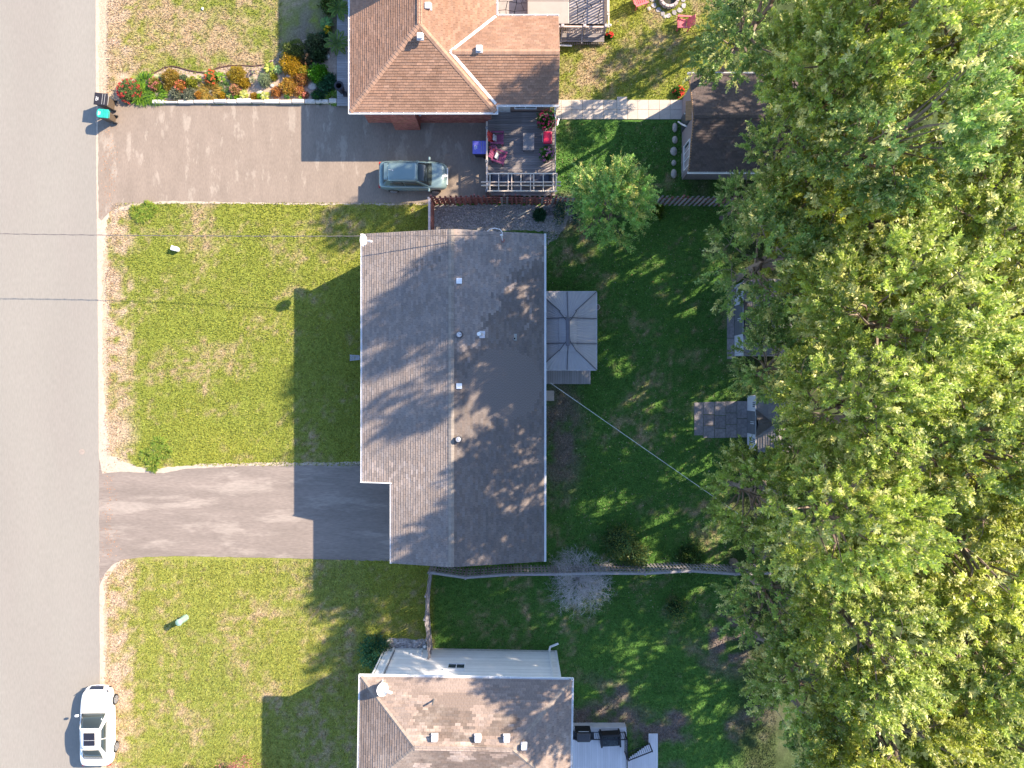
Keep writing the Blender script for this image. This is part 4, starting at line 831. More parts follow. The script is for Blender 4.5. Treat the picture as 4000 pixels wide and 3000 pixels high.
# ------------------------------------------------------------ furniture
def adirondack(mat, label, loc, rz, cushion=None, group='slatted garden armchairs', back=None):
    t = thing('garden_armchair', label, 'armchair', loc, rz, group, local=True)
    for i in range(5): mb = MB(); x = .30 - i * .115; mb.box(x - .052, -.27, .36 - i * .028, x + .052, .27, .385 - i * .028); obj('seat_slat', mb, mat, t)
    for i in range(5):
        y = (i - 2) * .108; mb = MB(); top = .98 - abs(i - 2) * .05; mb.slab([(-.24, y - .05, .26), (-.24, y + .05, .26), (-.58, y * 1.18 + .05, top), (-.58, y * 1.18 - .05, top)], .02, d=Vector((-.02, 0, -.01))); obj('back_slat', mb, back or mat, t)
    for s in (-1, 1):
        mb = MB(); mb.slab([(.38, s * .33 - .065, .56), (.38, s * .33 + .065, .56), (-.42, s * .33 + .045, .56), (-.42, s * .33 - .045, .56)], .025); obj('armrest', mb, mat, t, bevel=.01)
        for x0 in (.30, -.34): mb = MB(); mb.box(x0 - .04, s * .32 - .02, 0, x0 + .04, s * .32 + .02, .54); obj('leg', mb, mat, t)
    if cushion: mb = MB(); mb.obox((-.17, 0, .42), (.10, .36, .36), Matrix.Rotation(-.45, 3, 'Y')); obj('cushion', mb, cushion, t, bevel=.03)
    return t
maroon = M('maroon_paint', (.26, .06, .14), rough=.5, var=.1); cush = M('cushion_print', (.55, .55, .58), var=.3, scale=9, fine=.35, fscale=22); redc = M('red_plastic', (.62, .07, .06), rough=.4, var=.05); pinkred = M('faded_red', (.66, .15, .17), rough=.5, var=.08)
c = Wp(1944, 549, .48); adirondack(maroon, 'maroon armchair, sunlight coloured into its red back, white cushion, beside the deck railing', (c.x, c.y, DZ + .035), -.03, cush, back=M('lit_back', (.55, .06, .06)))  # sunlight on the maroon back slats put into a separate red
c = Wp(1952, 622, .48); adirondack(maroon, 'maroon armchair with white cushion, angled towards the pergola', (c.x, c.y, DZ + .035), -.32, cush)
t = thing('side_table', 'small round red table with red lantern between the maroon armchairs', 'side table', tuple(Wp(1928, 588, .485))[:2] + (DZ + .035,), local=True)
mb = MB(); mb.frus((0, 0, .42), .22, .22, .03, 20); obj('top', mb, M('plum', (.24, .08, .14)), t); mb = MB(); mb.frus((0, 0, 0), .12, .05, .42, 10); obj('leg', mb, M('plum', (.2, .1, .1)), t)
t = thing('watering_pot', 'round red watering pot standing on the small plum table', 'watering pot', tuple(Wp(1923, 589, .9))[:2] + (DZ + .485,), local=True)
mb = MB(); mb.ell((0, 0, .12), (.13, .13, .12), 14, 8); obj('pot', mb, redc, t, smooth=True); mb = MB(); mb.tube([(-.08, .02, .20), (-.12, .06, .28), (-.16, .16, .32)], .02); obj('spout', mb, redc, t)
t = thing('patio_table', 'rectangular dark grey patio table in the middle of the deck', 'table', (Wp(2065, 554, .9).x, Wp(2065, 554, .9).y, DZ + .035), local=True)
mb = MB(); mb.box(-.335, -.51, .42, .335, .51, .46); obj('tabletop', mb, M('slate_top', (.215, .205, .22), rough=.5, var=.12, scale=4), t, bevel=.01)
for x in (-.28, .28):
    for y in (-.44, .44): mb = MB(); mb.box(x - .025, y - .025, 0, x + .025, y + .025, .42); obj('leg', mb, gfr, t)
t = thing('covered_barbecue', 'covered barbecue with crimson lid between the two flower planters', 'barbecue', (Wp(2139, 541, 1.2).x, Wp(2139, 541, 1.2).y, DZ + .035), local=True)
mb = MB(); mb.box(-.24, -.42, .1, .24, .42, .78); obj('cabinet', mb, gfr, t)
mb = MB(); mb.slab([(-.26, -.36, .92), (.26, -.36, .92), (.26, .36, .92), (-.26, .36, .92)], .14); obj('lid', mb, M('crimson', (.50, .015, .06), rough=.45, var=.05), t, bevel=.06); mb = MB(); mb.tube([(-.29, -.25, .85), (-.29, .25, .85)], .015); obj('handle', mb, M('steel', (.5, .5, .5), metal=.8, rough=.3), t)
def sofa(label, x, y, w, rz):
    t = thing('outdoor_sofa', label, 'outdoor sofa', (x, y, DZ + .035), rz, 'dark outdoor sofas under the pergola', local=True); fm = M('wicker_dark', (.035, .035, .042), var=.2, scale=14); cm = M('navy_cushion', (.055, .06, .085), var=.15)
    mb = MB(); mb.box(-w / 2, -.38, .05, w / 2, .38, .28); obj('base', mb, fm, t, bevel=.02); mb = MB(); mb.box(-w / 2, -.40, .28, w / 2, -.26, .70); obj('backrest', mb, fm, t, bevel=.02)
    for s in (-1, 1): mb = MB(); mb.box(s * w / 2 - .07 * (s > 0) * 2 + (0 if s > 0 else 0), -.38, .28, s * w / 2 + (.14 if s < 0 else 0), .38, .52); obj('armrest', mb, fm, t, bevel=.02)
    for k in (-1, 1): mb = MB(); a = k * (w - .3) / 4; hw_ = (w - .32) / 4; mb.box(a - hw_, -.24, .28, a + hw_, .38, .40); obj('cushion', mb, cm, t, bevel=.03)
sofa('dark outdoor sofa under the west half of the pergola', -.62, 12.15, 1.5, 0); sofa('dark outdoor sofa under the east half of the pergola', 1.40, 12.15, 1.9, 0)
# lawn armchairs and fire pit
c = Wp(2500, 10, .3); adirondack(pinkred, 'faded red slatted armchair on the lawn at the top edge of the photo', (c.x, c.y + .1, 0), 0.35, None)
c = Wp(2668, 92, .3); adirondack(pinkred, 'faded red slatted armchair on the lawn south of the fire pit', (c.x, c.y, 0), 2.9 + .2, None)
fp = thing('fire_pit', 'round stone fire pit ring at the top edge of the lawn', 'fire pit', tuple(Wp(2612, -2, 0)), local=True)
ps = M('pit_stone', (.46, .40, .38), rough=.9, var=.15, attr=True)
for row in (0, 1):
    for i in range(12):
        a = 2 * math.pi * (i + .5 * row) / 12; mb = MB(); k = random.uniform(.8, 1.15); mb.obox((.52 * math.cos(a), .52 * math.sin(a), .08 + row * .15), (.17, .25, .145), Matrix.Rotation(a, 3, 'Z'), (k, k * .97, k)); obj('stone', mb, ps, fp, bevel=.015)
mb = MB(); mb.frus((0, 0, .01), .43, .43, .03, 16); obj('ash', mb, M('ash', (.05, .045, .045), var=.3), fp)
ap = thing('pit_apron', 'ring of grey flat stones on the ground around the fire pit', 'stone paving', tuple(Wp(2612, -2, 0)), local=True)
for i in range(16):
    a = 2 * math.pi * i / 16; rr = random.uniform(.86, 1.0); n = 6; mb = MB(); k = random.uniform(.8, 1.2); pts = [(rr * math.cos(a) + random.uniform(.13, .2) * math.cos(b * math.tau / n), rr * math.sin(a) + random.uniform(.13, .2) * math.sin(b * math.tau / n), .03) for b in range(n)]; mb.slab(pts, .03, (k, k, k * 1.04)); obj('stone', mb, M('flat_stone', (.36, .33, .34), attr=True, var=.15), ap)
for u, v, s, l in ((2535, 34, .10, 'pale stepping stone on the lawn west of the fire pit'), (2597, 65, .09, 'pale stepping stone on the lawn directly south of the fire pit')):
    c = Wp(u, v, 0); mb = MB(); mb.ell((c.x, c.y, .02), (s * 1.2, s * 1.3, .035), 9, 5, jit=.1); single('stepping_stone', mb, stone_m, l, 'stone', 'stepping stones by the fire pit')
mb = MB(); c = Wp(792, 35, 0); mb.ell((c.x, c.y, .03), (.08, .09, .05), 8, 5, jit=.15); single('lawn_stone', mb, M('white_stone', (.75, .73, .72)), 'small white stone lying on the dry lawn at the top left', 'stone')

# ------------------------------------------------------------ flagstone terrace, spa, railings (top)
fl = thing('flagstone_terrace', 'flagstone terrace with dark joints beside the covered spa', 'terrace', tuple(Wp(2150, 40, 0)))
FZ = .30; mb = MB(); p = Wp(1925, 104, 0); q = Wp(2368, -120, 0); mb.box(p.x, p.y, 0, q.x, q.y, FZ - .035); obj('bed', mb, M('joint_dark', (.06, .055, .06), var=.2), fl)
rs = random.Random(11); fsm = M('flagstone', (.40, .36, .34), rough=.85, var=.14, scale=4, attr=True, bump=.2)
nx_, ny_ = 15, 8; pts = {}
for i in range(nx_ + 1):
    for j in range(ny_ + 1):
        pts[i, j] = (p.x + (q.x - p.x) * (i + (rs.uniform(-.3, .3) if 0 < i < nx_ else 0)) / nx_, p.y + (q.y - p.y) * (j + (rs.uniform(-.3, .3) if 0 < j < ny_ else 0)) / ny_)
used = set()
for i in range(nx_):
    for j in range(ny_):
        if (i, j) in used: continue
        poly = [pts[i, j], pts[i + 1, j], pts[i + 1, j + 1], pts[i, j + 1]]
        if i + 1 < nx_ and rs.random() < .4 and (i + 1, j) not in used: poly = [pts[i, j], pts[i + 1, j], pts[i + 2, j], pts[i + 2, j + 1], pts[i + 1, j + 1], pts[i, j + 1]]; used.add((i + 1, j))
        cx = sum(a[0] for a in poly) / len(poly); cy = sum(a[1] for a in poly) / len(poly); mb = MB(); k = rs.uniform(.8, 1.15)
        mb.slab([(cx + (a[0] - cx) * .93, cy + (a[1] - cy) * .93, FZ) for a in poly], .05, (k, k * .98, k)); obj('flagstone', mb, fsm, fl)
spa = thing('hot_tub', 'large rectangular spa under a plain beige cover beside the brown roof', 'hot tub', tuple(Wp(2142, 30, FZ)))
p = Wp(2060, 66, 1.2); q = Wp(2223, 4, 1.2); mb = MB(); mb.box(p.x + .05, p.y - .35, FZ, q.x - .05, q.y, 1.1); obj('tub', mb, M('tub_brown', (.16, .13, .12)), spa)
mb = MB(); mb.box(p.x, p.y - .4, 1.1, q.x, q.y, 1.2); obj('cover', mb, M('beige_vinyl', (.355, .305, .275), rough=.6, var=.06, scale=2), spa, bevel=.04)
mb = MB(); mb.box(p.x, q.y + .012, 1.1, q.x, q.y + 1.05, 1.19); obj('cover', mb, M('beige_vinyl', (.36, .31, .28)), spa, bevel=.04); mb = MB(); mb.box(p.x + .05, q.y, FZ, q.x - .05, q.y + 1.0, 1.1); obj('tub_side', mb, M('tub_brown', (.16, .13, .12)), spa)
ra = thing('terrace_railing', 'pinkish timber railing with three post caps along the south side of the terrace', 'railing', tuple(Wp(2280, 103, 0))); zt = FZ + 1.0
p = Wp(2184, 103, zt); q = Wp(2372, 105, zt); mb = MB(); mb.beam(p, q, .10, .035, (1.1, 1, 1)); mb.beam(p - Vector((0, .0, .72)), q - Vector((0, .0, .72)), .05, .08); obj('rail', mb, rlw, ra)
for i in range(22): c = p.lerp(q, (i + .5) / 22); mb = MB(); mb.box(c.x - .02, c.y - .02, zt - .72, c.x + .02, c.y + .02, zt - .02); obj('baluster', mb, rlw, ra)
for u in (2198, 2284, 2368): c = Wp(u, 101, zt); mb = MB(); mb.box(c.x - .05, c.y - .05, 0, c.x + .05, c.y + .05, zt + .05); pp = obj('post', mb, gryw, ra); mb = MB(); mb.box(c.x - .085, c.y - .085, zt + .05, c.x + .085, c.y + .085, zt + .08); obj('post_cap', mb, M('cap_pink', (.42, .36, .37)), pp)
sc = thing('privacy_screen', 'tall pale slatted timber screen along the east side of the terrace', 'fence', tuple(Wp(2362, 40, 0)))
xs = Wp(2358, 0, 0).x; y = Wp(0, 108, 0).y; me = mesh_of('slat', (lambda m: (m.box(-.012, -.05, 0, .012, .05, 1.75), m)[1])(MB())); me.materials.append(tm)
yy = y
while yy < y + 3.2: link('slat', me, None, sc, (xs - ORG[sc.name][0], yy - ORG[sc.name][1], FZ)); yy += .175
mb = MB(); mb.box(xs - .06, y - .3, FZ + 1.72, xs + .06, y + 3.2, FZ + 1.76); mb.box(xs + .10, y - .25, FZ + .9, xs + .16, y + 3.2, FZ + .94); mb.box(xs + .20, y - .25, .5, xs + .28, y + 3.2, .54); obj('rail', mb, tm, sc)
for yq in (y - .1, y + 1.6): mb = MB(); mb.box(xs - .05, yq - .05, 0, xs + .05, yq + .05, 2.1); obj('post', mb, tm, sc)
stp = thing('deck_step', 'dark weathered board landing with skirt below the terrace railing', 'deck', tuple(Wp(2280, 145, 0)))
v = 114
while v < 168:
    a_ = Wp(2192, v, .28); b_ = Wp(2360, v, .28); mb = MB(); k = random.uniform(.8, 1.15); mb.beam(a_, b_, .125, .03, (k, k, k)); obj('deck_board', mb, dm2, stp); v += 9.2
for i in range(20): c = Wp(2194 + i * 8.4, 172, .14); mb = MB(); mb.box(c.x - .04, c.y - .012, 0, c.x + .04, c.y + .012, .26); obj('skirt_slat', mb, dm2, stp)
a_ = Wp(2196, 120, .3); mb = MB(); mb.beam(Wp(2196, 112, .9), Wp(2190, 168, .5), .07, .05); mb.beam(Wp(2276, 112, .9), Wp(2272, 170, .5), .07, .05); obj('stringer', mb, gryw, stp)
mb = MB(); c = Wp(2384, 97, 1.2); mb.ell((c.x, c.y, 1.15), (.08, .08, .1), 10, 8); mb.tube([(c.x, c.y, 0), (c.x, c.y, 1.1)], .015); single('globe_lamp', mb, M('globe', (.8, .78, .7), rough=.3), 'small white globe garden lamp at the corner of the terrace railing', 'garden lamp')

# ------------------------------------------------------------ deck of the lower house
ld_ = thing('white_deck', 'pale grey composite deck behind the white house at the bottom edge', 'deck', tuple(Wp(2350, 2960, 0))); LZ = .60
cdm = M('composite_board', (.56, .54, .58), rough=.7, var=.08, scale=3, stretch=(1, .2, 1), attr=True)
yt = Wp(0, 2850, LZ).y; yb = Wp(0, 3080, LZ).y; x = Wp(2238, 0, LZ).x; xe = Wp(2443, 0, LZ).x
while x < xe: mb = MB(); k = random.uniform(.94, 1.04); mb.box(x, yb, LZ - .03, x + .133, yt - .12, LZ, (k, k, k)); obj('deck_board', mb, cdm, ld_); x += .14
mb = MB(); mb.box(Wp(2238, 0, LZ).x, yt - .115, LZ - .03, xe + .02, yt + .12, LZ + .012); mb.box(xe + .02, yb, LZ - .2, xe + .05, yt + .12, LZ + .0); mb.box(Wp(2238, 0, LZ).x, yt + .12, .0, xe + .05, yt + .14, LZ - .03); obj('border_board', mb, cdm, ld_)
mb = MB(); mb.box(Wp(2238, 0, LZ).x, yb, 0, xe, yt, LZ - .04); obj('deck_frame', mb, M('deck_dark', (.12, .11, .11)), ld_)
l2 = thing('lower_landing', 'lower pale composite landing with a narrow strip beside the black stair railing', 'deck', tuple(Wp(2500, 2960, 0))); Z2 = .25
x = Wp(2452, 0, Z2).x; xe2 = Wp(2566, 0, Z2).x
while x < xe2 - .05: mb = MB(); k = random.uniform(.94, 1.04); u_ = 2000 + x * FPX / (CAMH - Z2); yy = Wp(0, 2866 if u_ > 2532 else 2962 - (u_ - 2452) * .72, Z2).y; mb.box(x, yb, Z2 - .03, x + .133, yy, Z2, (k, k, k)); obj('deck_board', mb, cdm, l2); x += .14
blk = M('black_rail', (.03, .03, .04), rough=.4, metal=.3, var=.1)
def railing(label, a, b, za, zb, h=.95, posts=2):
    a = Wp(*a, za); b = Wp(*b, zb); t = thing('black_railing', label, 'railing', tuple(a)); up = Vector((0, 0, h)); mb = MB(); mb.beam(a + up, b + up, .05, .04); mb.beam(a + up * .1, b + up * .1, .03, .03); obj('rail', mb, blk, t); n = int((b - a).length / .125)
    for i in range(1, n): c = a.lerp(b, i / n); mb = MB(); mb.beam(c + up * .1, c + up, .018, .018); obj('baluster', mb, blk, t)
    for i in range(posts): c = a.lerp(b, i / (posts - 1)); mb = MB(); mb.beam(c, c + up * 1.05, .06, .06); pp = obj('post', mb, blk, t)
railing('black metal railing along the north edge of the pale deck', (2240, 2857), (2438, 2858), LZ, LZ, posts=3)
railing('black metal railing along the short east edge of the pale deck', (2440, 2860), (2440, 2935), LZ, LZ)
railing('black metal stair railing slanting down to the lower landing', (2446, 2938), (2536, 2903), LZ - .1, Z2)
t = thing('gas_grill', 'closed black gas grill standing by the wall on the pale deck', 'barbecue', (Wp(2283, 2905, 2).x, Wp(2283, 2905, 2).y + .15, LZ), local=True)
mb = MB(); mb.box(-.45, -.26, .1, .45, .26, .85); obj('cabinet', mb, M('grill_black', (.02, .02, .025), rough=.4), t); mb = MB(); mb.box(-.40, -.28, .86, .40, .26, 1.05); obj('lid', mb, M('grill_grey', (.055, .055, .065), rough=.35), t, bevel=.08); mb = MB(); mb.box(-.62, -.2, .8, -.41, .2, .84); mb.box(.41, -.2, .8, .62, .2, .84); obj('shelf', mb, M('grill_black', (.02, .02, .02)), t)
mb = MB(); mb.tube([(-.3, .33, .95), (.3, .33, .95)], .02); obj('handle', mb, M('steel', (.5, .5, .5)), t)
t = thing('patio_armchair', 'black patio armchair with a dark patterned cushion on the pale deck', 'armchair', (Wp(2392, 2915, 1.8).x, Wp(2392, 2915, 1.8).y, LZ), .05, local=True); ch = M('charcoal_cushion', (.05, .06, .07), var=.6, scale=9, fine=.4, fscale=25)
mb = MB(); mb.box(-.55, -.4, .3, .5, .4, .48); obj('seat', mb, ch, t, bevel=.06); mb = MB(); mb.box(-.55, .36, .3, .5, .5, .9); obj('backrest', mb, M('grill_black', (.02, .02, .02)), t, bevel=.05)
for s in (-1, 1): mb = MB(); mb.box(s * .55 - .05, -.4, .0, s * .55 + .05, .45, .62); obj('armrest', mb, M('grill_black', (.02, .02, .02)), t, bevel=.03)
# hose reel, shrub stones by the lower house
t = thing('hose_reel', 'dark garden hose reel leaning at the base of the white siding', 'hose reel', tuple(Wp(1583, 2548, 0)), local=True); mb = MB()
for i in range(5): mb.tube([(.24 * math.cos(a / 12 * math.tau), .03 * i - .06, .30 + .24 * math.sin(a / 12 * math.tau)) for a in range(13)], .025, 6)
obj('hose', mb, M('hose_dark', (.03, .03, .04), rough=.5), t); mb = MB(); mb.box(-.3, -.12, 0, -.24, .1, .62); mb.box(.24, -.12, 0, .3, .1, .62); mb.box(-.3, -.12, .58, .3, .1, .62); obj('frame', mb, M('grill_black', (.02, .02, .02)), t)
mb = MB(); c = Wp(1661, 2527, .2); mb.ell((c.x, c.y, .22), (.13, .10, .12), 12, 8); mb.frus((c.x, c.y, 0), .05, .05, .12); single('garden_globe', mb, white, 'small white ball ornament where the leaning fence meets the siding', 'ornament', smooth=True)
# stones scattered as ground cover
def stones(name, region, n, s, col, z=.0, seed=1, label=None):
    r = random.Random(seed); mb = MB()
    for i in range(n):
        u = r.uniform(region[0], region[2]); v = r.uniform(region[1], region[3]); c = Wp(u, v); q = r.uniform(*s); k = r.uniform(.55, 1.4)
        mb.ell((c.x, c.y, z + q * .25), (q, q * r.uniform(.6, 1), q * .6), 6, 3, (k, k, k * r.uniform(.98, 1.06)), jit=.25, rnd=r)
    return obj(name, mb, M('rubble_' + name, col, rough=.95, var=.15, attr=True), kind='stuff')
stones('river_rocks', (1492, 2500, 1664, 2536), 300, (.05, .11), (.40, .38, .38), seed=2)
stones('gravel', (1700, 806, 2130, 892), 1500, (.02, .06), (.36, .33, .33), seed=3)
stones('garden_rubble', (2130, 775, 2230, 850), 120, (.06, .15), (.30, .28, .29), seed=4)
mb = MB(); a_ = Wp(2022, 845, .06); b_ = Wp(2056, 829, .06); mb.beam(a_, b_, .04, .06); o_ = Vector((.06, .09, 0)); mb.beam(a_ + o_, b_ + o_, .04, .06); mb.beam(a_, a_ + o_, .04, .03); mb.beam(b_, b_ + o_, .04, .03); mb.beam((a_ + b_) / 2, (a_ + b_) / 2 + o_, .04, .03); single('trellis_piece', mb, M('cream_wood', (.60, .56, .48)), 'small pale ladder-like trellis piece lying on the grey gravel', 'trellis')

# utility boxes on the lawns
c = Wp(690, 974, 0); t = thing('utility_box', 'small rounded white utility box on the sunny middle lawn', 'utility box', tuple(c), -.25, local=True)
mb = MB(); mb.box(-.21, -.12, 0, .21, .12, .30); obj('body', mb, M('box_white', (.82, .82, .84), rough=.4), t, bevel=.05); mb = MB(); mb.box(-.225, -.135, .26, .225, .135, .32); obj('lid', mb, M('box_white', (.8, .8, .8)), t, bevel=.03)
c = Wp(726, 2412, 0); t = thing('utility_pedestal', 'pale green octagonal utility pedestal on the lower front lawn', 'utility pedestal', tuple(c), .2, local=True); gm = M('pedestal_green', (.25, .38, .31), rough=.55, var=.12, scale=5)
mb = MB(); mb.frus((0, 0, 0), .20, .17, .92, 8); obj('body', mb, gm, t); mb = MB(); mb.frus((0, 0, .90), .215, .20, .04, 8); mb.frus((0, 0, .94), .20, .05, .07, 8); obj('lid', mb, gm, t)

# ------------------------------------------------------------ wheeled bins
def bin_(label, u, v, rz, lidm, bodm, w=.60, L=.74, h=1.0, round_=False, text=True):
    c = Wp(u, v, 0); t = thing('wheeled_bin', label, 'waste bin', tuple(c), rz, 'wheeled waste bins', local=True)
    mb = MB(); a, b = .34, .5; zz = h
    mb.add([(-L * .33, -w * .34, .03), (L * .36, -w * .34, .03), (L * .36, w * .34, .03), (-L * .33, w * .34, .03), (-L * .47, -w * .46, zz), (L * .42, -w * .46, zz), (L * .42, w * .46, zz), (-L * .47, w * .46, zz)], MB.BF); obj('body', mb, bodm, t, bevel=.03)
    mb = MB(); n = 10
    if round_: ring = [(-L * .30 + -.20 * L * math.cos(x), w * .5 * math.sin(x)) for x in [-math.pi / 2 + math.pi * i / n for i in range(n + 1)]] + [(L * .5, w * .5), (L * .5, -w * .5)]
    else: ring = [(-L * .5, -w * .5), (-L * .5, w * .5), (L * .5, w * .5), (L * .5, -w * .5)]
    ring = ring[::-1]; mb.slab([(x, y, zz + .06) for x, y in ring], .06); lid = obj('lid', mb, lidm, t, bevel=.025)
    mb = MB(); mb.box(L * .12, -w * .42, zz + .06, L * .15, w * .42, zz + .075); mb.box(L * .3, -w * .42, zz + .06, L * .33, w * .42, zz + .075); mb.tube([(L * .53, -w * .4, zz - .02), (L * .53, w * .4, zz - .02)], .018); obj('handle', mb, M('lid_ridge', (.3, .3, .3), rough=.4) if not round_ else lidm, lid)
    if text:
        mb = MB()
        for i in range(5): mb.box(-L * .36, -.12 + i * .05, zz + .062, -L * (.30 if i % 2 else .27), -.09 + i * .05, zz + .064)
        mb.box(-L * .22, -.09, zz + .062, -L * .17, .09, zz + .064); obj('print', mb, M('print_white', (.75, .75, .75)), lid)
    for s in (-1, 1):
        mb = MB(); vs = []
        mb.tube([(L * .40, s * (w * .36), .13), (L * .40, s * (w * .36 + .06), .13)], .13, 14); obj('wheel', mb, M('tyre', (.02, .02, .022), rough=.8), t)
bodybr = M('bin_brown', (.10, .075, .055), rough=.5, var=.1)
bin_('black-lidded wheeled bin at the mouth of the brown driveway', 432, 414, -.12, M('bin_black', (.03, .028, .035), rough=.35), bodybr, w=.72, L=.78)
bin_('teal-lidded wheeled bin beside the black one on the driveway', 438, 468, -.1, M('bin_teal', (.03, .38, .31), rough=.4), bodybr, w=.52, L=.70, round_=True, h=.98)
bin_('blue-lidded wheeled bin standing against the deck railing', 1876, 598, 0, M('bin_violet', (.155, .15, .56), rough=.45), M('bin_body', (.06, .06, .07)), w=.78, L=.82, h=1.0)
# black planter urn on the boardwalk
c = Wp(1336, 356, .2); t = thing('black_urn', 'tall round black urn standing at the end of the boardwalk', 'urn', (c.x, c.y, .22), local=True)
mb = MB(); mb.frus((0, 0, 0), .17, .27, .75, 18, cap=False); mb.frus((0, 0, .75), .28, .28, .04, 18, cap=False); mb.frus((0, 0, .79), .28, .17, .0001, 18, cap=False); mb.frus((0, 0, .79), .17, .14, -.5, 18, cap=False); obj('pot', mb, M('urn_black', (.035, .033, .042), rough=.5), t); mb = MB(); mb.frus((0, 0, .3), .14, .14, .01, 14); obj('opening', mb, M('black', (.01, .01, .01)), t); mb = MB(); mb.box(.12, -.35, 0, .32, -.12, .25); obj('foot', mb, M('urn_black', (.03, .03, .03)), t)
bw = thing('boardwalk', 'grey timber boardwalk along the shaded west wall of the brick house', 'boardwalk', tuple(Wp(1345, 220, 0)))
bwm = M('boardwalk_board', (.36, .34, .35), rough=.9, var=.16, scale=5, stretch=(.3, 2, 1), attr=True); y = Wp(0, 413, .2).y
while y < 26: mb = MB(); k = random.uniform(.88, 1.08); mb.box(-10.55, y, .17, -8.9, y + .132, .205, (k, k, k)); obj('deck_board', mb, bwm, bw); y += .142
mb = MB(); mb.box(-10.5, Wp(0, 411, .2).y, 0, -8.9, 26, .165); obj('deck_frame', mb, M('deck_dark', (.12, .11, .11)), bw)
es = thing('stone_edging', 'row of long white edging stones between the garden bed and driveway', 'stone edging', tuple(Wp(1000, 399, 0))); r_ = random.Random(4)
wsm = M('edging_stone', (.62, .56, .50), rough=.9, var=.16, scale=6, attr=True, bump=.3); u = 600
while u < 1312:
    L = r_.uniform(34, 84); a_ = Wp(u, 408, 0); b_ = Wp(min(u + L - 2, 1318), 392 + r_.uniform(-3, 4) + (4 if u < 760 else 0), 0); mb = MB(); k = r_.uniform(.85, 1.1); mb.box(a_.x, a_.y + r_.uniform(0, .04), 0, b_.x, b_.y, .22 + r_.uniform(-.03, .04), (k, k, k)); o = obj('edging_stone', mb, wsm, es, bevel=.03); u += L

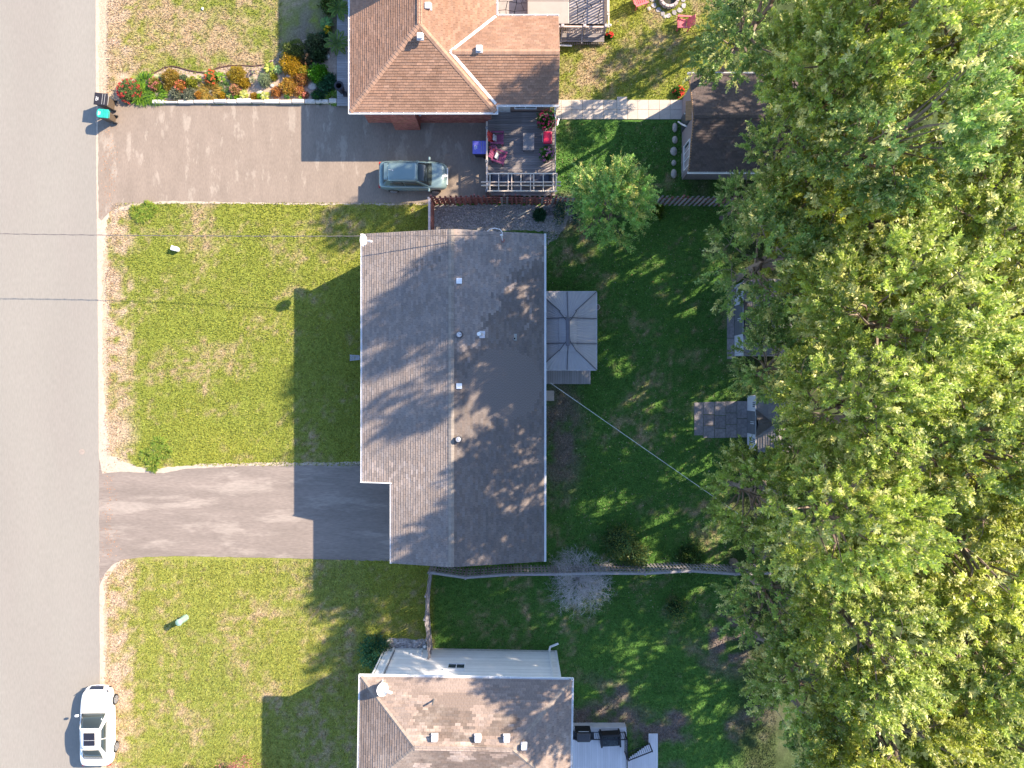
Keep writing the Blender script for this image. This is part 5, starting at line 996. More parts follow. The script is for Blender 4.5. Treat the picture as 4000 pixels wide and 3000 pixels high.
# ------------------------------------------------------------ cars
glass = M('car_glass', (.035, .045, .045), rough=.06, var=0, spec=.7); tyre = M('tyre', (.02, .02, .022), rough=.8); rimm = M('rim', (.45, .45, .47), rough=.3, metal=.6); lampm = M('lamp_clear', (.65, .65, .66), rough=.15, var=0, spec=.8); trim = M('car_trim', (.02, .02, .022), rough=.5)
def car(label, loc, rz, L, W, paint, st, gh, wb, lights, cat='car', name='parked_car', taill=None):
    """st: body stations (x, half width, top z, sill z); gh: greenhouse (x, half width) at belt and roof"""
    t = thing(name, label, cat, loc, rz, local=True); mb = MB(); n = 9; vs = []
    for (x, hw, zt, zs) in st:
        half = [(hw * .78, zs), (hw * .96, zs + .05), (hw, zs + .22), (hw * 1.0, (zs + zt) / 2 + .05), (hw * .975, zt - .14), (hw * .90, zt - .035), (hw * .62, zt + .005), (hw * .3, zt + .018), (0, zt + .022)]
        ring = [(x, -y, z) for y, z in half] + [(x, y, z) for y, z in half[-2::-1]]; vs += ring
    m = 2 * n - 1; fs = []
    for i in range(len(st) - 1):
        for k in range(m - 1): fs.append((i * m + k, (i + 1) * m + k, (i + 1) * m + k + 1, i * m + k + 1))
        fs.append((i * m + m - 1, (i + 1) * m + m - 1, (i + 1) * m, i * m))
    fs.append(tuple(range(m))); fs.append(tuple((len(st) - 1) * m + k for k in range(m - 1, -1, -1)))
    mb.add(vs, fs); body = obj('body', mb, paint, t, sub=2)
    zb, zr, xr0, xr1, wr0, wr1, xf0, xf1, wf0, wf1 = gh      # belt z, roof z; rear base/top x and widths; front base/top
    B = [Vector((xr0, -wr0, zb)), Vector((xf0, -wf0, zb)), Vector((xf0, wf0, zb)), Vector((xr0, wr0, zb))]
    T = [Vector((xr1, -wr1, zr - .03)), Vector((xf1, -wf1, zr - .02)), Vector((xf1, wf1, zr - .02)), Vector((xr1, wr1, zr - .03))]
    # cabin: sides, windscreens and a crowned roof
    mb = MB(); N = 8; rows = []
    for i in range(N + 1):
        f = i / N; y0 = T[0].lerp(T[1], f); y1 = T[3].lerp(T[2], f); bulge = math.sin(f * math.pi) * .035; row = []
        for k in range(7): g = k / 6; p = y0.lerp(y1, g); p.z += .035 * math.sin(g * math.pi) + bulge; row.append(p)
        rows.append(row)
    V = [p for r in rows for p in r]; F = [(i * 7 + k, (i + 1) * 7 + k, (i + 1) * 7 + k + 1, i * 7 + k + 1) for i in range(N) for k in range(6)]; mb.add(V, F)
    roof = obj('roof', mb, paint, t, smooth=True); s = roof.modifiers.new('s', 'SOLIDIFY'); s.thickness = .02
    mb = MB(); mb.add([b - Vector((0, 0, .12)) for b in B] + T, [(0, 1, 5, 4), (1, 2, 6, 5), (2, 3, 7, 6), (3, 0, 4, 7)]); obj('cabin', mb, paint, t)
    def pane(nm, a, b, c, d, ins=(.04, .04, .04, .04), out=.012, bow=0, mat=glass):
        """glass over quad a,b (bottom) c,d (top right, top left), inset fractions l,r,b,t"""
        l, r, bo, to = ins
        def P(s_, q): return a.lerp(b, s_).lerp(d.lerp(c, s_), q)
        nrm = (b - a).cross(d - a).normalized(); mb = MB(); K = 8; vs = []
        for j in (0, 1):
            for i in range(K + 1): f = i / K; vs.append(P(l + (1 - l - r) * f, bo if j == 0 else 1 - to) + nrm * (out + bow * math.sin(f * math.pi)))
        mb.add(vs, [(i, i + 1, K + 2 + i, K + 1 + i) for i in range(K)]); o = obj(nm, mb, mat, t, smooth=True); s = o.modifiers.new('s', 'SOLIDIFY'); s.thickness = .006; s.offset = 1; return o
    pane('windscreen', B[1], B[2], T[2], T[1], (.05, .05, .02, .03), bow=.06); pane('rear_window', B[3], B[0], T[0], T[3], (.08, .08, .1, .08), bow=.03)
    for sgn in (0, 1):
        a, b, c, d = (B[0], B[1], T[1], T[0]) if sgn == 0 else (B[2], B[3], T[3], T[2])
        for (l, r) in ((.14, .53), (.49, .13)):
            if sgn: l, r = r, l
            pane('side_window', a, b, c, d, (l, r, .10, .12), bow=.0)
    for sx in wb:
        for s in (-1, 1):
            w = thing('wheel', None, None, (sx, s * (W / 2 - .10), .32), 0, local=True); w.parent = t
            for k in ('label', 'category'):
                if k in w: del w[k]
            mb = MB(); mb.tube([(0, -s * .10, 0), (0, s * .085, 0), (0, s * .112, 0)], [.32, .32, .29], 24); tt = link('tyre', mesh_of('tyre', mb), tyre, w)
            mb = MB(); mb.tube([(0, s * .10, 0), (0, s * .116, 0)], .205, 20); rr = link('rim', mesh_of('rim', mb), M('rim_dark', (.08, .08, .085), rough=.4), w)
            mb = MB()
            for k in range(7): a = k * math.tau / 7; mb.beam((0, s * .122, 0), (.2 * math.cos(a), s * .122, .2 * math.sin(a)), .03, .035)
            mb.tube([(.21 * math.cos(a / 20 * math.tau), s * .118, .21 * math.sin(a / 20 * math.tau)) for a in range(21)], .016, 5); link('spoke', mesh_of('spoke', mb), rimm, w)
    hx, hy, hz, hl = lights
    for s in (-1, 1):
        mb = MB(); mb.slab([(hx - hl, s * (hy - .02), hz + .06), (hx - hl * .1, s * (hy - .30), hz + .01), (hx + .06, s * (hy - .24), hz - .05), (hx - hl * .45, s * (hy + .02), hz - .02)][::s], .07); obj('headlight', mb, lampm, t, bevel=.015)
        mb = MB(); mb.obox((B[1].x - .02 - .12, s * (W / 2 + .07), zb + .04), (.12, .20, .12)); obj('mirror', mb, paint if name != 'white_car' else paint, t, bevel=.03)
        x0 = st[1][0]; mb = MB(); mb.obox((x0 + .02, s * (st[1][1] - .06), st[1][2] - .16), (.10, .20, .16)); obj('tail_light', mb, M('tail_red', (.45, .03, .03), rough=.2, var=0), t, bevel=.02)
        for dx in (.25, -.75): mb = MB(); mb.obox((dx, s * (W / 2 + .004), zb - .16), (.20, .022, .03)); obj('door_handle', mb, paint, t)
    return t
tealp = M('teal_paint', (.17, .245, .26), rough=.25, var=.04, metal=.2, coat=.8)
whitep = M('white_paint', (.86, .86, .86), rough=.3, var=.0, coat=.6)
hatch = [(-2.06, .62, .70, .36), (-2.02, .72, .84, .26), (-1.88, .80, .96, .22), (-1.5, .845, .98, .20), (-.7, .86, .97, .18), (.3, .86, .96, .18), (.95, .85, .95, .18), (1.25, .84, .93, .19), (1.55, .82, .87, .20), (1.8, .77, .78, .22), (1.95, .68, .66, .26), (2.05, .50, .54, .34)]
cc = (-5.88, 12.42, .008)
tc_ = car('teal hatchback parked on the brown driveway with its nose towards the deck', cc, -.012, 4.12, 1.72, tealp, hatch, (.93, 1.50, -1.78, -1.42, .72, .56, 1.12, .36, .74, .58), (-1.22, 1.30), (1.78, .72, .72, .42))
mb = MB(); mb.tube([(-1.1, .05, 1.53), (-1.32, .05, 1.68)], .009, 5); mb.frus((-1.1, .05, 1.525), .04, .03, .02, 10); obj('antenna', mb, lampm, tc_)
mb = MB(); mb.slab([(-1.40, -.50, 1.50), (-1.40, .50, 1.50), (-1.62, .48, 1.46), (-1.62, -.48, 1.46)][::-1], .025); obj('spoiler', mb, tealp, tc_, bevel=.01)
mb = MB(); mb.box(1.99, -.5, .56, 2.06, .5, .61); mb.slab([(2.04, -.03, .66), (2.04, .03, .66), (1.86, .12, .80), (1.86, -.12, .80)][::-1], .02); obj('grille_bar', mb, lampm, tc_)
mb = MB(); mb.ell((-.05, -.52, .98), (.26, .12, .10), 8, 5, jit=.2); o = single('green_bag', mb, M('green_cloth', (.05, .5, .18)), 'bright green cloth seen through the side window of the teal hatchback', 'cloth'); o.location = Vector(cc) + Vector((.02, -.50, .88))
for k in (-1, 1):
    mb = MB(); mb.slab([(.55, .08 * k - .0 + .35 * k, 1.36), (.95, .5 * k, 1.13), (.93, .5 * k - .02, 1.15)], .01)
sed = [(-2.30, .70, .72, .38), (-2.26, .80, .92, .30), (-2.1, .88, 1.06, .25), (-1.7, .92, 1.09, .22), (-1.0, .935, 1.04, .20), (0, .93, 1.0, .19), (.75, .925, .98, .19), (1.05, .92, .985, .20), (1.6, .90, .93, .20), (1.95, .86, .86, .22), (2.18, .76, .74, .25), (2.30, .55, .60, .30), (2.33, .48, .42, .30)]
cw = (-24.72, -20.38, .012)
wc = car('white coupe with sunroof parked at the road edge, bottom left', cw, math.pi / 2 + .012, 4.66, 1.86, whitep, sed, (.97, 1.42, -1.95, -1.0, .74, .56, .92, .18, .80, .60), (-1.42, 1.42), (2.02, .80, .76, .36), name='parked_car')
def dk_(nm, pts, th, m): mb = MB(); mb.slab(pts, th); obj(nm, mb, m, wc)
blackg = M('black_gloss', (.02, .02, .03), rough=.12, var=0, spec=.6)
mb = MB(); mb.box(-.78, -.33, 1.466, -.02, .33, 1.494); obj('sunroof', mb, blackg, wc, bevel=.02); mb = MB(); mb.box(-.46, -.32, 1.494, -.445, .32, 1.498); obj('sunroof_bar', mb, M('lamp_clear', (.65,) * 3), wc)
dk_('grille', [(2.21, -.44, .755), (2.345, -.36, .60), (2.345, .36, .60), (2.21, .44, .755)], .05, blackg); dk_('number_plate', [(2.355, -.16, .58), (2.375, -.16, .47), (2.375, .16, .47), (2.355, .16, .58)], .02, M('plate', (.7, .7, .7)))
mb = MB()
for i in range(7): mb.box(2.365, -.12 + i * .036, .51, 2.378, -.10 + i * .036, .56)
obj('plate_print', mb, M('plate_blue', (.05, .08, .3)), wc)
for s in (-1, 1): mb = MB(); mb.slab([(2.05, s * .80, .80), (2.20, s * .62, .72), (2.17, s * .60, .745), (2.02, s * .77, .82)][::s], .04); obj('lamp_surround', mb, blackg, wc); mb = MB(); mb.slab([(2.26, s * .62, .50), (2.30, s * .50, .46), (2.25, s * .74, .46), (2.20, s * .78, .52)][::-s], .05); obj('air_intake', mb, blackg, wc)

# ------------------------------------------------------------ leaves
def leaf_mesh(name, P, D, N, L, Wd, T, mat, fold=.0):
    """one rhombic leaf per row"""
    D = D / (np.linalg.norm(D, axis=1, keepdims=True) + 1e-9); S = np.cross(D, N); S /= (np.linalg.norm(S, axis=1, keepdims=True) + 1e-9)
    n = len(P); V = np.empty((n, 4, 3)); L = L[:, None]; Wd = Wd[:, None]; mid = P + D * L * .48
    V[:, 0] = P; V[:, 1] = mid + S * Wd / 2; V[:, 2] = P + D * L; V[:, 3] = mid - S * Wd / 2
    V[:, 2, 2] -= L[:, 0] * fold
    me = fmesh(name, V.reshape(-1, 3), np.arange(4 * n).reshape(-1, 4), np.repeat(np.clip(T, 0, 2), 4, 0)); me.materials.append(mat); return me
leafm = M('leaf', (1, 1, 1), rough=.42, var=0, attr=True, spec=.45, transl=.38)
petal = M('petal', (1, 1, 1), rough=.7, var=0, attr=True, spec=.2, transl=.25)
barkm = M('bark', (.22, .17, .14), rough=.95, var=.3, scale=5, stretch=(2, 2, .5)); twigm = M('twig', (.38, .33, .32), rough=.9, var=.2, scale=5)
def unit(r, n): v = r.normal(size=(n, 3)); return v / np.linalg.norm(v, axis=1, keepdims=True)
def tones(r, n, base, spread=.35, alt=None, pa=0.0):
    t = np.array(base)[None] * r.uniform(1 - spread, 1 + spread, n)[:, None]
    if alt is not None: k = r.random(n) < pa; t[k] = np.array(alt)[None] * r.uniform(.8, 1.2, k.sum())[:, None]
    return t
def plant(kind, label, u, v, rpx, h=None, col=(.07, .12, .03), col2=None, pa=.3, name=None, cat='plant', group='plants in the garden bed', z0=0.0, seed=None, tall=False, zref=None, dens=1.0, multi=0):
    r = np.random.default_rng(seed if seed is not None else int(u * 7 + v)); R = rpx / 64.51; h = h or R * .9; c = Wp(u, v, zref if zref is not None else h * .5 + z0)
    t = thing(name or {'spiky': 'grass_clump', 'hosta': 'hosta', 'flower': 'flowering_plant', 'mound': 'garden_shrub', 'palm': 'potted_palm', 'bush': 'leafy_shrub'}[kind], label, cat, (c.x, c.y, z0), 0, group, local=True)
    if kind in ('mound', 'flower', 'bush'):
        n = int((1500 if kind != 'bush' else 3400) * dens * max(.25, (R / .5) ** 1.4)); d = unit(r, n); d[:, 2] = np.abs(d[:, 2]); lob = 1 + .18 * np.sin(d[:, 0] * 5 + seed_ph(u)) * np.cos(d[:, 1] * 6 + v) + (.14 * r.normal(size=n) if kind == 'bush' else .05 * r.normal(size=n))
        rad = (r.uniform(.80, 1.0, n) if kind != 'bush' else r.uniform(.5, 1.05, n)) * lob; P = d * rad[:, None] * np.array((R, R, h)); D = d + unit(r, n) * .75; D[:, 2] += .2; Nn = d + unit(r, n) * .4
        LL = r.uniform(.05, .10, n) if kind != 'bush' else r.uniform(.08, .15, n); T = tones(r, n, col, .4, col2 if kind != 'flower' else None, pa)
        o = link('foliage', leaf_mesh('foliage', P, D, Nn, LL, LL * .55, T, leafm), None, t); o['kind'] = 'stuff' if False else 'thing'; del o['kind']
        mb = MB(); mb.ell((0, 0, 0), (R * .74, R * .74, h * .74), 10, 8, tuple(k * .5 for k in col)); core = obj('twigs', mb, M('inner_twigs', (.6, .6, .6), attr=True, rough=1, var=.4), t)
        if kind == 'flower':
            nf = int(40 * max(.3, (R / .5) ** 1.6) * dens); d = unit(r, nf); d[:, 2] = np.abs(d[:, 2]) + .15; P0 = d * np.array((R, R, h)) * 1.03; k = 9
            P = np.repeat(P0, k, 0) + r.normal(size=(nf * k, 3)) * .02; D = unit(r, nf * k); D[:, 2] = np.abs(D[:, 2]) * .5; LL = r.uniform(.05, .08, nf * k)
            link('blossoms', leaf_mesh('blossoms', P, D, np.tile((0, 0, 1.0), (nf * k, 1)), LL, LL * .7, tones(r, nf * k, col2, .3), petal), None, t)
    elif kind == 'spiky':
        n = int(420 * dens * max(.3, (R / .5) ** 1.2)); a = r.uniform(0, math.tau, n); s0 = np.sqrt(r.uniform(0, .5, n)) * R; el = r.uniform(.2, 1.25, n)
        P = np.stack([np.cos(a) * s0, np.sin(a) * s0, np.zeros(n)], 1); a2 = a + r.normal(size=n) * .4; LL = R * r.uniform(.45, .9, n)
        if multi: cn = r.normal(size=(multi, 2)) * R * np.array((.5, .38)); ci = r.integers(0, multi, n); P[:, 0] = cn[ci, 0] + P[:, 0] * .4; P[:, 1] = cn[ci, 1] + P[:, 1] * .4; LL *= .5
        mid = P + np.stack([np.cos(a2) * np.cos(el), np.sin(a2) * np.cos(el), np.sin(el)], 1) * (LL * .55)[:, None]; tip_d = np.stack([np.cos(a2), np.sin(a2), .15 - .5 * r.random(n)], 1)
        T = tones(r, n, col, .45, col2, pa); V1 = leaf_mesh('blades', np.concatenate([P, mid - (mid - P) * .1]), np.concatenate([mid - P, tip_d]), np.tile((0, 0, 1.0), (2 * n, 1)) + unit(r, 2 * n) * .2, np.concatenate([LL * .62, LL * .6]), np.full(2 * n, .035 * (R / .5) ** .3), np.concatenate([T * .8, T]), leafm)
        link('blades', V1, None, t); mb = MB(); mb.ell((0, 0, 0), (R * .25, R * .25, .06), 8, 4, (.3, .28, .2)); obj('root_clump', mb, M('inner_twigs', (.6, .6, .6)), t)
    elif kind == 'hosta':
        n = int(44 * dens * max(.5, R / .35)); a = r.uniform(0, math.tau, n); q = r.uniform(.05, 1, n); P = np.stack([np.cos(a) * q * R * .45, np.sin(a) * q * R * .45, h * (1 - q * .5)], 1); D = np.stack([np.cos(a), np.sin(a), .35 - q * .6], 1)
        LL = R * r.uniform(.5, .75, n); T = tones(r, n, col, .25, col2, pa); link('leaves', leaf_mesh('leaves', P, D, np.tile((0, 0, 1.0), (n, 1)) + unit(r, n) * .15, LL, LL * .5, T, leafm), None, t)
        mb = MB(); mb.frus((0, 0, 0), R * .12, R * .3, h * .6, 8, (.3, .35, .2)); obj('stem', mb, M('inner_twigs', (.6, .6, .6)), t)
    elif kind == 'palm':
        mb = MB(); mb.frus((0, 0, 0), .16, .23, .42, 16); mb.frus((0, 0, .42), .25, .25, .03, 16); obj('pot', mb, M('pot_dark', (.05, .045, .05), rough=.6), t)
        nf = 15; Ps = []; Ds = []; Ls = []
        for f in range(nf):
            a = f * 2.4 + r.uniform(-.3, .3); LLf = R * r.uniform(.8, 1.15); el = r.uniform(.3, 1.0)
            for k in range(34):
                q = k / 34; x = q * LLf * math.cos(el * (1 - q * .7)); z = .45 + math.sin(el) * q * LLf - .5 * q * q * LLf; c0 = np.array((math.cos(a) * x, math.sin(a) * x, z))
                for s in (-1, 1): Ps.append(c0); Ds.append((math.cos(a) + s * -math.sin(a) * 1.1, math.sin(a) + s * math.cos(a) * 1.1, -.15)); Ls.append(LLf * .30 * math.sin(math.pi * (.12 + .85 * q)))
        n = len(Ps); link('fronds', leaf_mesh('fronds', np.array(Ps), np.array(Ds), np.tile((0, 0, 1.0), (n, 1)), np.array(Ls), np.full(n, .028), tones(r, n, col, .35, col2, pa), leafm), None, t)
    return t
def seed_ph(u): return (u * .37) % 6.28
GRN = (.055, .14, .025); LIME = (.20, .34, .03); GOLD = (.32, .24, .05); RUST = (.30, .18, .08); PINK = (.42, .15, .12); RED = (.40, .05, .045); GREY = (.19, .21, .14); YEL = (.42, .44, .10); TEAL = (.045, .12, .06); ORG_ = (.65, .18, .03)
for a in [
 ('flower', 'red-flowered shrub at the road end of the garden bed', 502, 352, 40, .6, (.16, .22, .07), RED),
 ('spiky', 'bright green grassy clump behind the red flowers, upper side of the bed', 568, 322, 32, .4, LIME, GRN),
 ('spiky', 'wide lime green grassy clump along the driveway edge, left one', 548, 362, 36, .45, LIME, GRN),
 ('spiky', 'wide lime green grassy clump along the driveway edge, right one', 604, 364, 34, .45, LIME, GRN),
 ('flower', 'round pink sedum with dense flower head beside the green grass clumps', 603, 327, 22, .4, (.25, .22, .05), PINK),
 ('hosta', 'small grey-green plant behind the pink sedum', 622, 302, 14, .25, (.22, .30, .10), (.55, .55, .30)),
 ('mound', 'large golden-brown juniper mound under the curved bed edge', 666, 304, 33, .5, GOLD, (.30, .16, .03)),
 ('mound', 'small golden lobe of shrub just below the large golden juniper', 655, 338, 15, .3, GOLD, None),
 ('mound', 'small dull green globe right of the large golden juniper', 715, 308, 14, .35, (.13, .17, .09), None),
 ('mound', 'yellow-green mound between the grey-green plants and the yellow hosta', 748, 322, 21, .4, (.30, .30, .04), GRN),
 ('flower', 'pink and orange azalea below the dull green globe', 707, 337, 21, .4, (.42, .22, .06), (.60, .18, .10)),
 ('mound', 'silvery lavender clump on the edging stones, left one', 688, 365, 24, .35, GREY, (.28, .28, .20)),
 ('mound', 'silvery lavender clump on the edging stones, right one', 740, 368, 26, .35, GREY, (.28, .28, .20)),
 ('mound', 'small orange shrub beside the silvery lavender', 775, 371, 13, .3, (.42, .22, .04), None),
 ('spiky', 'feathery golden grass tuft in the middle of the bed', 815, 352, 34, .5, (.42, .28, .06), (.25, .22, .05)),
 ('hosta', 'small yellow-green hosta beside the red and orange flowers', 780, 306, 13, .3, YEL, LIME),
 ('flower', 'red and orange roses at the upper middle edge of the bed', 826, 300, 25, .5, (.18, .26, .06), (.62, .12, .05)),
 ('hosta', 'green and yellow variegated plant right of the roses', 864, 302, 19, .4, LIME, YEL),
 ('spiky', 'dark green spiky tuft in front of the variegated plant', 874, 337, 20, .35, (.12, .22, .05), GREY),
 ('mound', 'wide golden spreading juniper in the middle of the bed', 922, 292, 33, .35, (.36, .26, .04), (.26, .24, .04)),
 ('mound', 'round golden lobe at the lower end of the spreading juniper', 955, 325, 18, .32, (.38, .26, .03), None),
 ('hosta', 'dark purple-leaved plant near the upper bed edge', 986, 284, 13, .3, (.10, .08, .10), (.45, .45, .40)),
 ('hosta', 'sparse white-edged plant beside the grey globe', 986, 312, 14, .3, (.25, .25, .14), (.5, .48, .35)),
 ('mound', 'grey-green clipped globe standing over a bare hollow', 1030, 309, 22, .75, (.24, .29, .17), None),
 ('hosta', 'large yellow variegated hosta at the upper right of the bed', 1056, 268, 25, .4, YEL, (.20, .28, .04)),
 ('hosta', 'pale green hosta next to the golden hedge', 1086, 272, 17, .4, (.22, .36, .14), (.4, .45, .2)),
 ('mound', 'small yellow-green mound under the large yellow hosta', 1068, 300, 11, .25, (.30, .30, .04), None),
 ('mound', 'big square golden clipped hedge at the shadow edge', 1138, 250, 40, .85, (.44, .27, .02), (.36, .24, .02)),
 ('mound', 'upper part of the golden hedge, its shade put into darker leaves', 1145, 200, 44, .8, (.13, .16, .04), (.08, .11, .03)),  # shaded top of the golden hedge, shade put into its leaf colours
 ('mound', 'gold and green shrub right below the square golden hedge', 1186, 278, 20, .5, (.42, .32, .06), LIME),
 ('mound', 'rust-brown shrub beside the gold and rust ones', 1178, 308, 24, .5, (.36, .17, .07), (.30, .2, .05)),
 ('mound', 'large gold and rust astilbe near the right end of the sunny bed', 1126, 336, 33, .5, (.44, .26, .06), (.38, .30, .05)),
 ('mound', 'round rust-orange shrub with its shadow on the edging', 1078, 358, 18, .4, (.45, .22, .08), None),
 ('flower', 'pale pink shrub in the lower middle of the bed', 918, 350, 18, .4, (.36, .24, .10), (.50, .22, .14)),
 ('mound', 'small golden tuft on the edging below the green spiky tuft', 867, 373, 13, .25, (.42, .28, .03), None),
 ('hosta', 'small green hosta on the edging', 896, 375, 14, .25, GRN, YEL),
 ('mound', 'tiny lime ball on the edging left of the yellow hosta', 925, 379, 9, .2, (.25, .42, .03), None),
 ('hosta', 'yellow striped hosta on the edging, left one', 954, 369, 19, .3, YEL, (.6, .6, .3)),
 ('mound', 'small brown-gold tuft between the two striped hostas', 992, 376, 12, .2, (.35, .22, .04), None),
 ('mound', 'tiny lime tuft between the two striped hostas', 1013, 375, 8, .2, (.25, .42, .03), None),
 ('hosta', 'yellow striped hosta on the edging, right one', 1036, 375, 19, .3, YEL, (.6, .6, .3)),
 ('mound', 'gold-pink shrub just before the shadow line on the edging', 1168, 356, 18, .35, (.48, .28, .10), PINK),
 ('hosta', 'bright lime plant at the shadow line', 1173, 379, 9, .2, (.22, .42, .04), None),
 ('flower', 'small pink flowers at the corner of the sunlit bed', 1193, 370, 10, .25, (.4, .2, .1), (.7, .25, .18)),
 ('hosta', 'dark green plant under the gold and rust astilbe', 1122, 375, 14, .25, GRN, None),
 ('bush', 'bright green leafy shrub in the shade near the boardwalk', 1242, 287, 32, .55, (.10, .26, .02), (.16, .34, .04)),
 ('bush', 'dark olive shrub in the shade north of the golden hedge', 1232, 172, 34, .6, (.07, .10, .045), (.11, .12, .06)),
 ('bush', 'second dark olive shrub below the first, in shade', 1243, 208, 26, .5, (.06, .10, .04), None),
 ('flower', 'orange hydrangea in the shade beside the square hedge', 1196, 232, 20, .5, (.12, .12, .06), (.50, .24, .10)),
 ('bush', 'teal-green leafy plant with orange flowers by the boardwalk', 1278, 325, 30, .4, TEAL, (.05, .16, .08)),
 ('bush', 'low dark green plant on the shaded edging', 1245, 378, 20, .25, TEAL, GRN),
 ('spiky', 'lime green tuft beside the black urn', 1297, 378, 24, .4, (.16, .32, .03), YEL),
 ('hosta', 'pale green hosta beside the boardwalk', 1276, 92, 26, .4, (.12, .26, .07), (.2, .3, .08)),
 ('flower', 'yellow flower spike below the pale green hosta', 1280, 116, 12, .5, (.2, .25, .04), (.80, .50, .02)),
 ('bush', 'small teal plant left of the lower potted palm', 1263, 143, 14, .25, TEAL, None),
 ('bush', 'olive shrub at the top edge beside the upper palm', 1290, 8, 32, .6, (.10, .12, .03), GRN)]:
    kind, label, u, v, rp, h, c1, c2 = a
    if u < 1200 or v < 20: pass
    plant(kind, label, u, v, rp * 1.12, h, c1, c2, pa=.25)
plant('palm', 'potted palm on the boardwalk at the top edge of the photo', 1318, 22, 50, 1.0, (.10, .20, .03), (.24, .30, .04), group=None, zref=.8)
plant('palm', 'potted palm on the boardwalk below the pale green hosta', 1312, 158, 50, 1.0, (.09, .17, .03), (.22, .28, .04), group=None, zref=.8)
for u, v, s, l in ((1128, 297, .15, 'white rock between the golden hedge and the astilbe'), (1063, 336, .13, 'pale rock left of the rust shrubs'), (1016, 366, .22, 'flat brown rock on the soil below the grey globe'), (1278, 222, .19, 'white rock lying in the shaded bed'), (1222, 338, .30, 'broad flat grey stone in the shaded bed'), (1253, 383, .10, 'small pinkish stone on the shaded edging'), (1282, 183, .07, 'tiny white stone beside the lower potted palm')):
    mb = MB(); c = Wp(u, v, 0); mb.ell((c.x, c.y, .04), (s, s * .85, .5 * min(s, .2)), 9, 6, jit=.14); single('garden_rock', mb, M('white_rock', (.58, .52, .48), var=.2, scale=8) if s < .21 else stone_m, l, 'rock', 'rocks in the garden bed')
# dark soil border of the bed
soil = M('bed_soil', (.40, .30, .24), rough=.95, var=.3, scale=6, bump=.6, bscale=20, fine=.2)
sheet('bed_soil', [(462, 340), (480, 318), (560, 298), (640, 270), (672, 259), (760, 284), (850, 266), (940, 256), (1010, 258), (1070, 232), (1095, 200), (1200, 150), (1320, 150), (1320, 395), (700, 395), (480, 388)], .006, soil, .05)
mb = MB(); pe = [Wp(u, v, 0) for u, v in ((560, 293), (600, 288), (640, 266), (672, 259), (700, 264), (730, 274), (770, 282), (800, 285), (850, 266), (900, 257), (945, 256), (990, 259), (1030, 254), (1062, 240))]
mb.tube([p + Vector((0, 0, .03)) for p in pe], .035, 6); single('lawn_edging', mb, M('edging_brown', (.10, .05, .05), rough=.9), 'thin dark curved edging between the dry lawn and garden bed', 'edging')

# other plants
plant('spiky', 'coarse green grass clump at the upper roadside corner of the middle lawn', 562, 826, 50, .18, (.20, .29, .04), (.36, .38, .07), group='grass clumps on the middle lawn', dens=2.0, seed=3, multi=9)
plant('spiky', 'coarse green grass clump at the lower roadside corner of the middle lawn', 592, 1765, 54, .18, (.19, .28, .04), (.34, .36, .07), group='grass clumps on the middle lawn', dens=2.0, seed=4, multi=8)
plant('bush', 'round blue-green shrub at the corner of the white siding', 1462, 2562, 56, 1.5, (.05, .14, .07), (.22, .26, .07), pa=.12, group=None, zref=1.0)
plant('flower', 'red geraniums on the lawn at the corner of the terrace railing', 2382, 138, 14, .35, GRN, (.75, .05, .05), group='red geraniums on the lawn')
plant('flower', 'red geraniums beside the outbuilding at the end of the walkway', 2652, 356, 20, .4, GRN, (.75, .05, .05), group='red geraniums on the lawn')
for lab, u, v, rp, fc in (('large planter of dark green leaves and pink flowers at the deck corner', 2135, 468, 36, (.55, .05, .16)), ('planter of purple and pink flowers on the patio deck', 2136, 600, 27, (.40, .16, .30))):
    p_ = plant('flower', lab, u, v, rp, .5, (.05, .16, .02), fc, group='flower planters on the patio deck', z0=.95, zref=1.2, dens=1.1); mb = MB(); mb.frus((0, 0, -.46), .18, .24, .46, 14); obj('pot', mb, M('pot_dark', (.05, .045, .05)), p_)
    p_.name = 'flower_planter'

# ------------------------------------------------------------ trees
def crown_arrays(seed, R, top, low, nb=34, ns=36, nl=24, leaf=(.14, .24), up=.25, flat=.75):
    """boughs -> sprays -> leaves; returns leaf arrays and bough ends"""
    r = np.random.default_rng(seed); zc = (top + low) / 2 + (top - low) * .08; Rz = (top - low) / 2
    d = unit(r, nb * 3); d = d[d[:, 2] > -.55][:nb]; nb = len(d); rad = r.uniform(.62, .98, nb); rad[:3] = .95
    E = d * rad[:, None] * np.array((R, R, Rz)) * np.array((.80, .80, .82)) + np.array((0, 0, zc)); br = R * r.uniform(.22, .36, nb)
    bi = np.repeat(np.arange(nb), ns); s = unit(r, len(bi)); s[:, 2] = np.abs(s[:, 2]) * 1.0 - .25; outw = d[bi]; s = s + outw * .55; s /= np.linalg.norm(s, axis=1, keepdims=True)
    C = E[bi] + s * (br[bi] * r.uniform(.35, 1.08, len(bi)))[:, None] * np.array((1, 1, flat))
    ax = s * .8 + outw * .5 + unit(r, len(bi)) * .45; ax[:, 2] += up; ax /= np.linalg.norm(ax, axis=1, keepdims=True); sl = r.uniform(.35, .85, len(bi)); tb = r.uniform(.62, 1.4, len(bi)) * np.repeat(r.uniform(.8, 1.2, nb), ns); yb = r.random(len(bi)) < .12
    li = np.repeat(np.arange(len(bi)), nl); q = r.uniform(0, 1, len(li)); A = ax[li]; P = C[li] + A * (sl[li] * q)[:, None] + unit(r, len(li)) * .05
    D = A * (.35 + .5 * q)[:, None] + unit(r, len(li)) * .75; D[:, 2] -= .12; N = unit(r, len(li)) * .6 + np.array((.45, .25, 1.0)); L = r.uniform(*leaf, len(li)) * (1.1 - .35 * q)
    return r, P, D, N, L, tb[li], yb[li], q, E, C
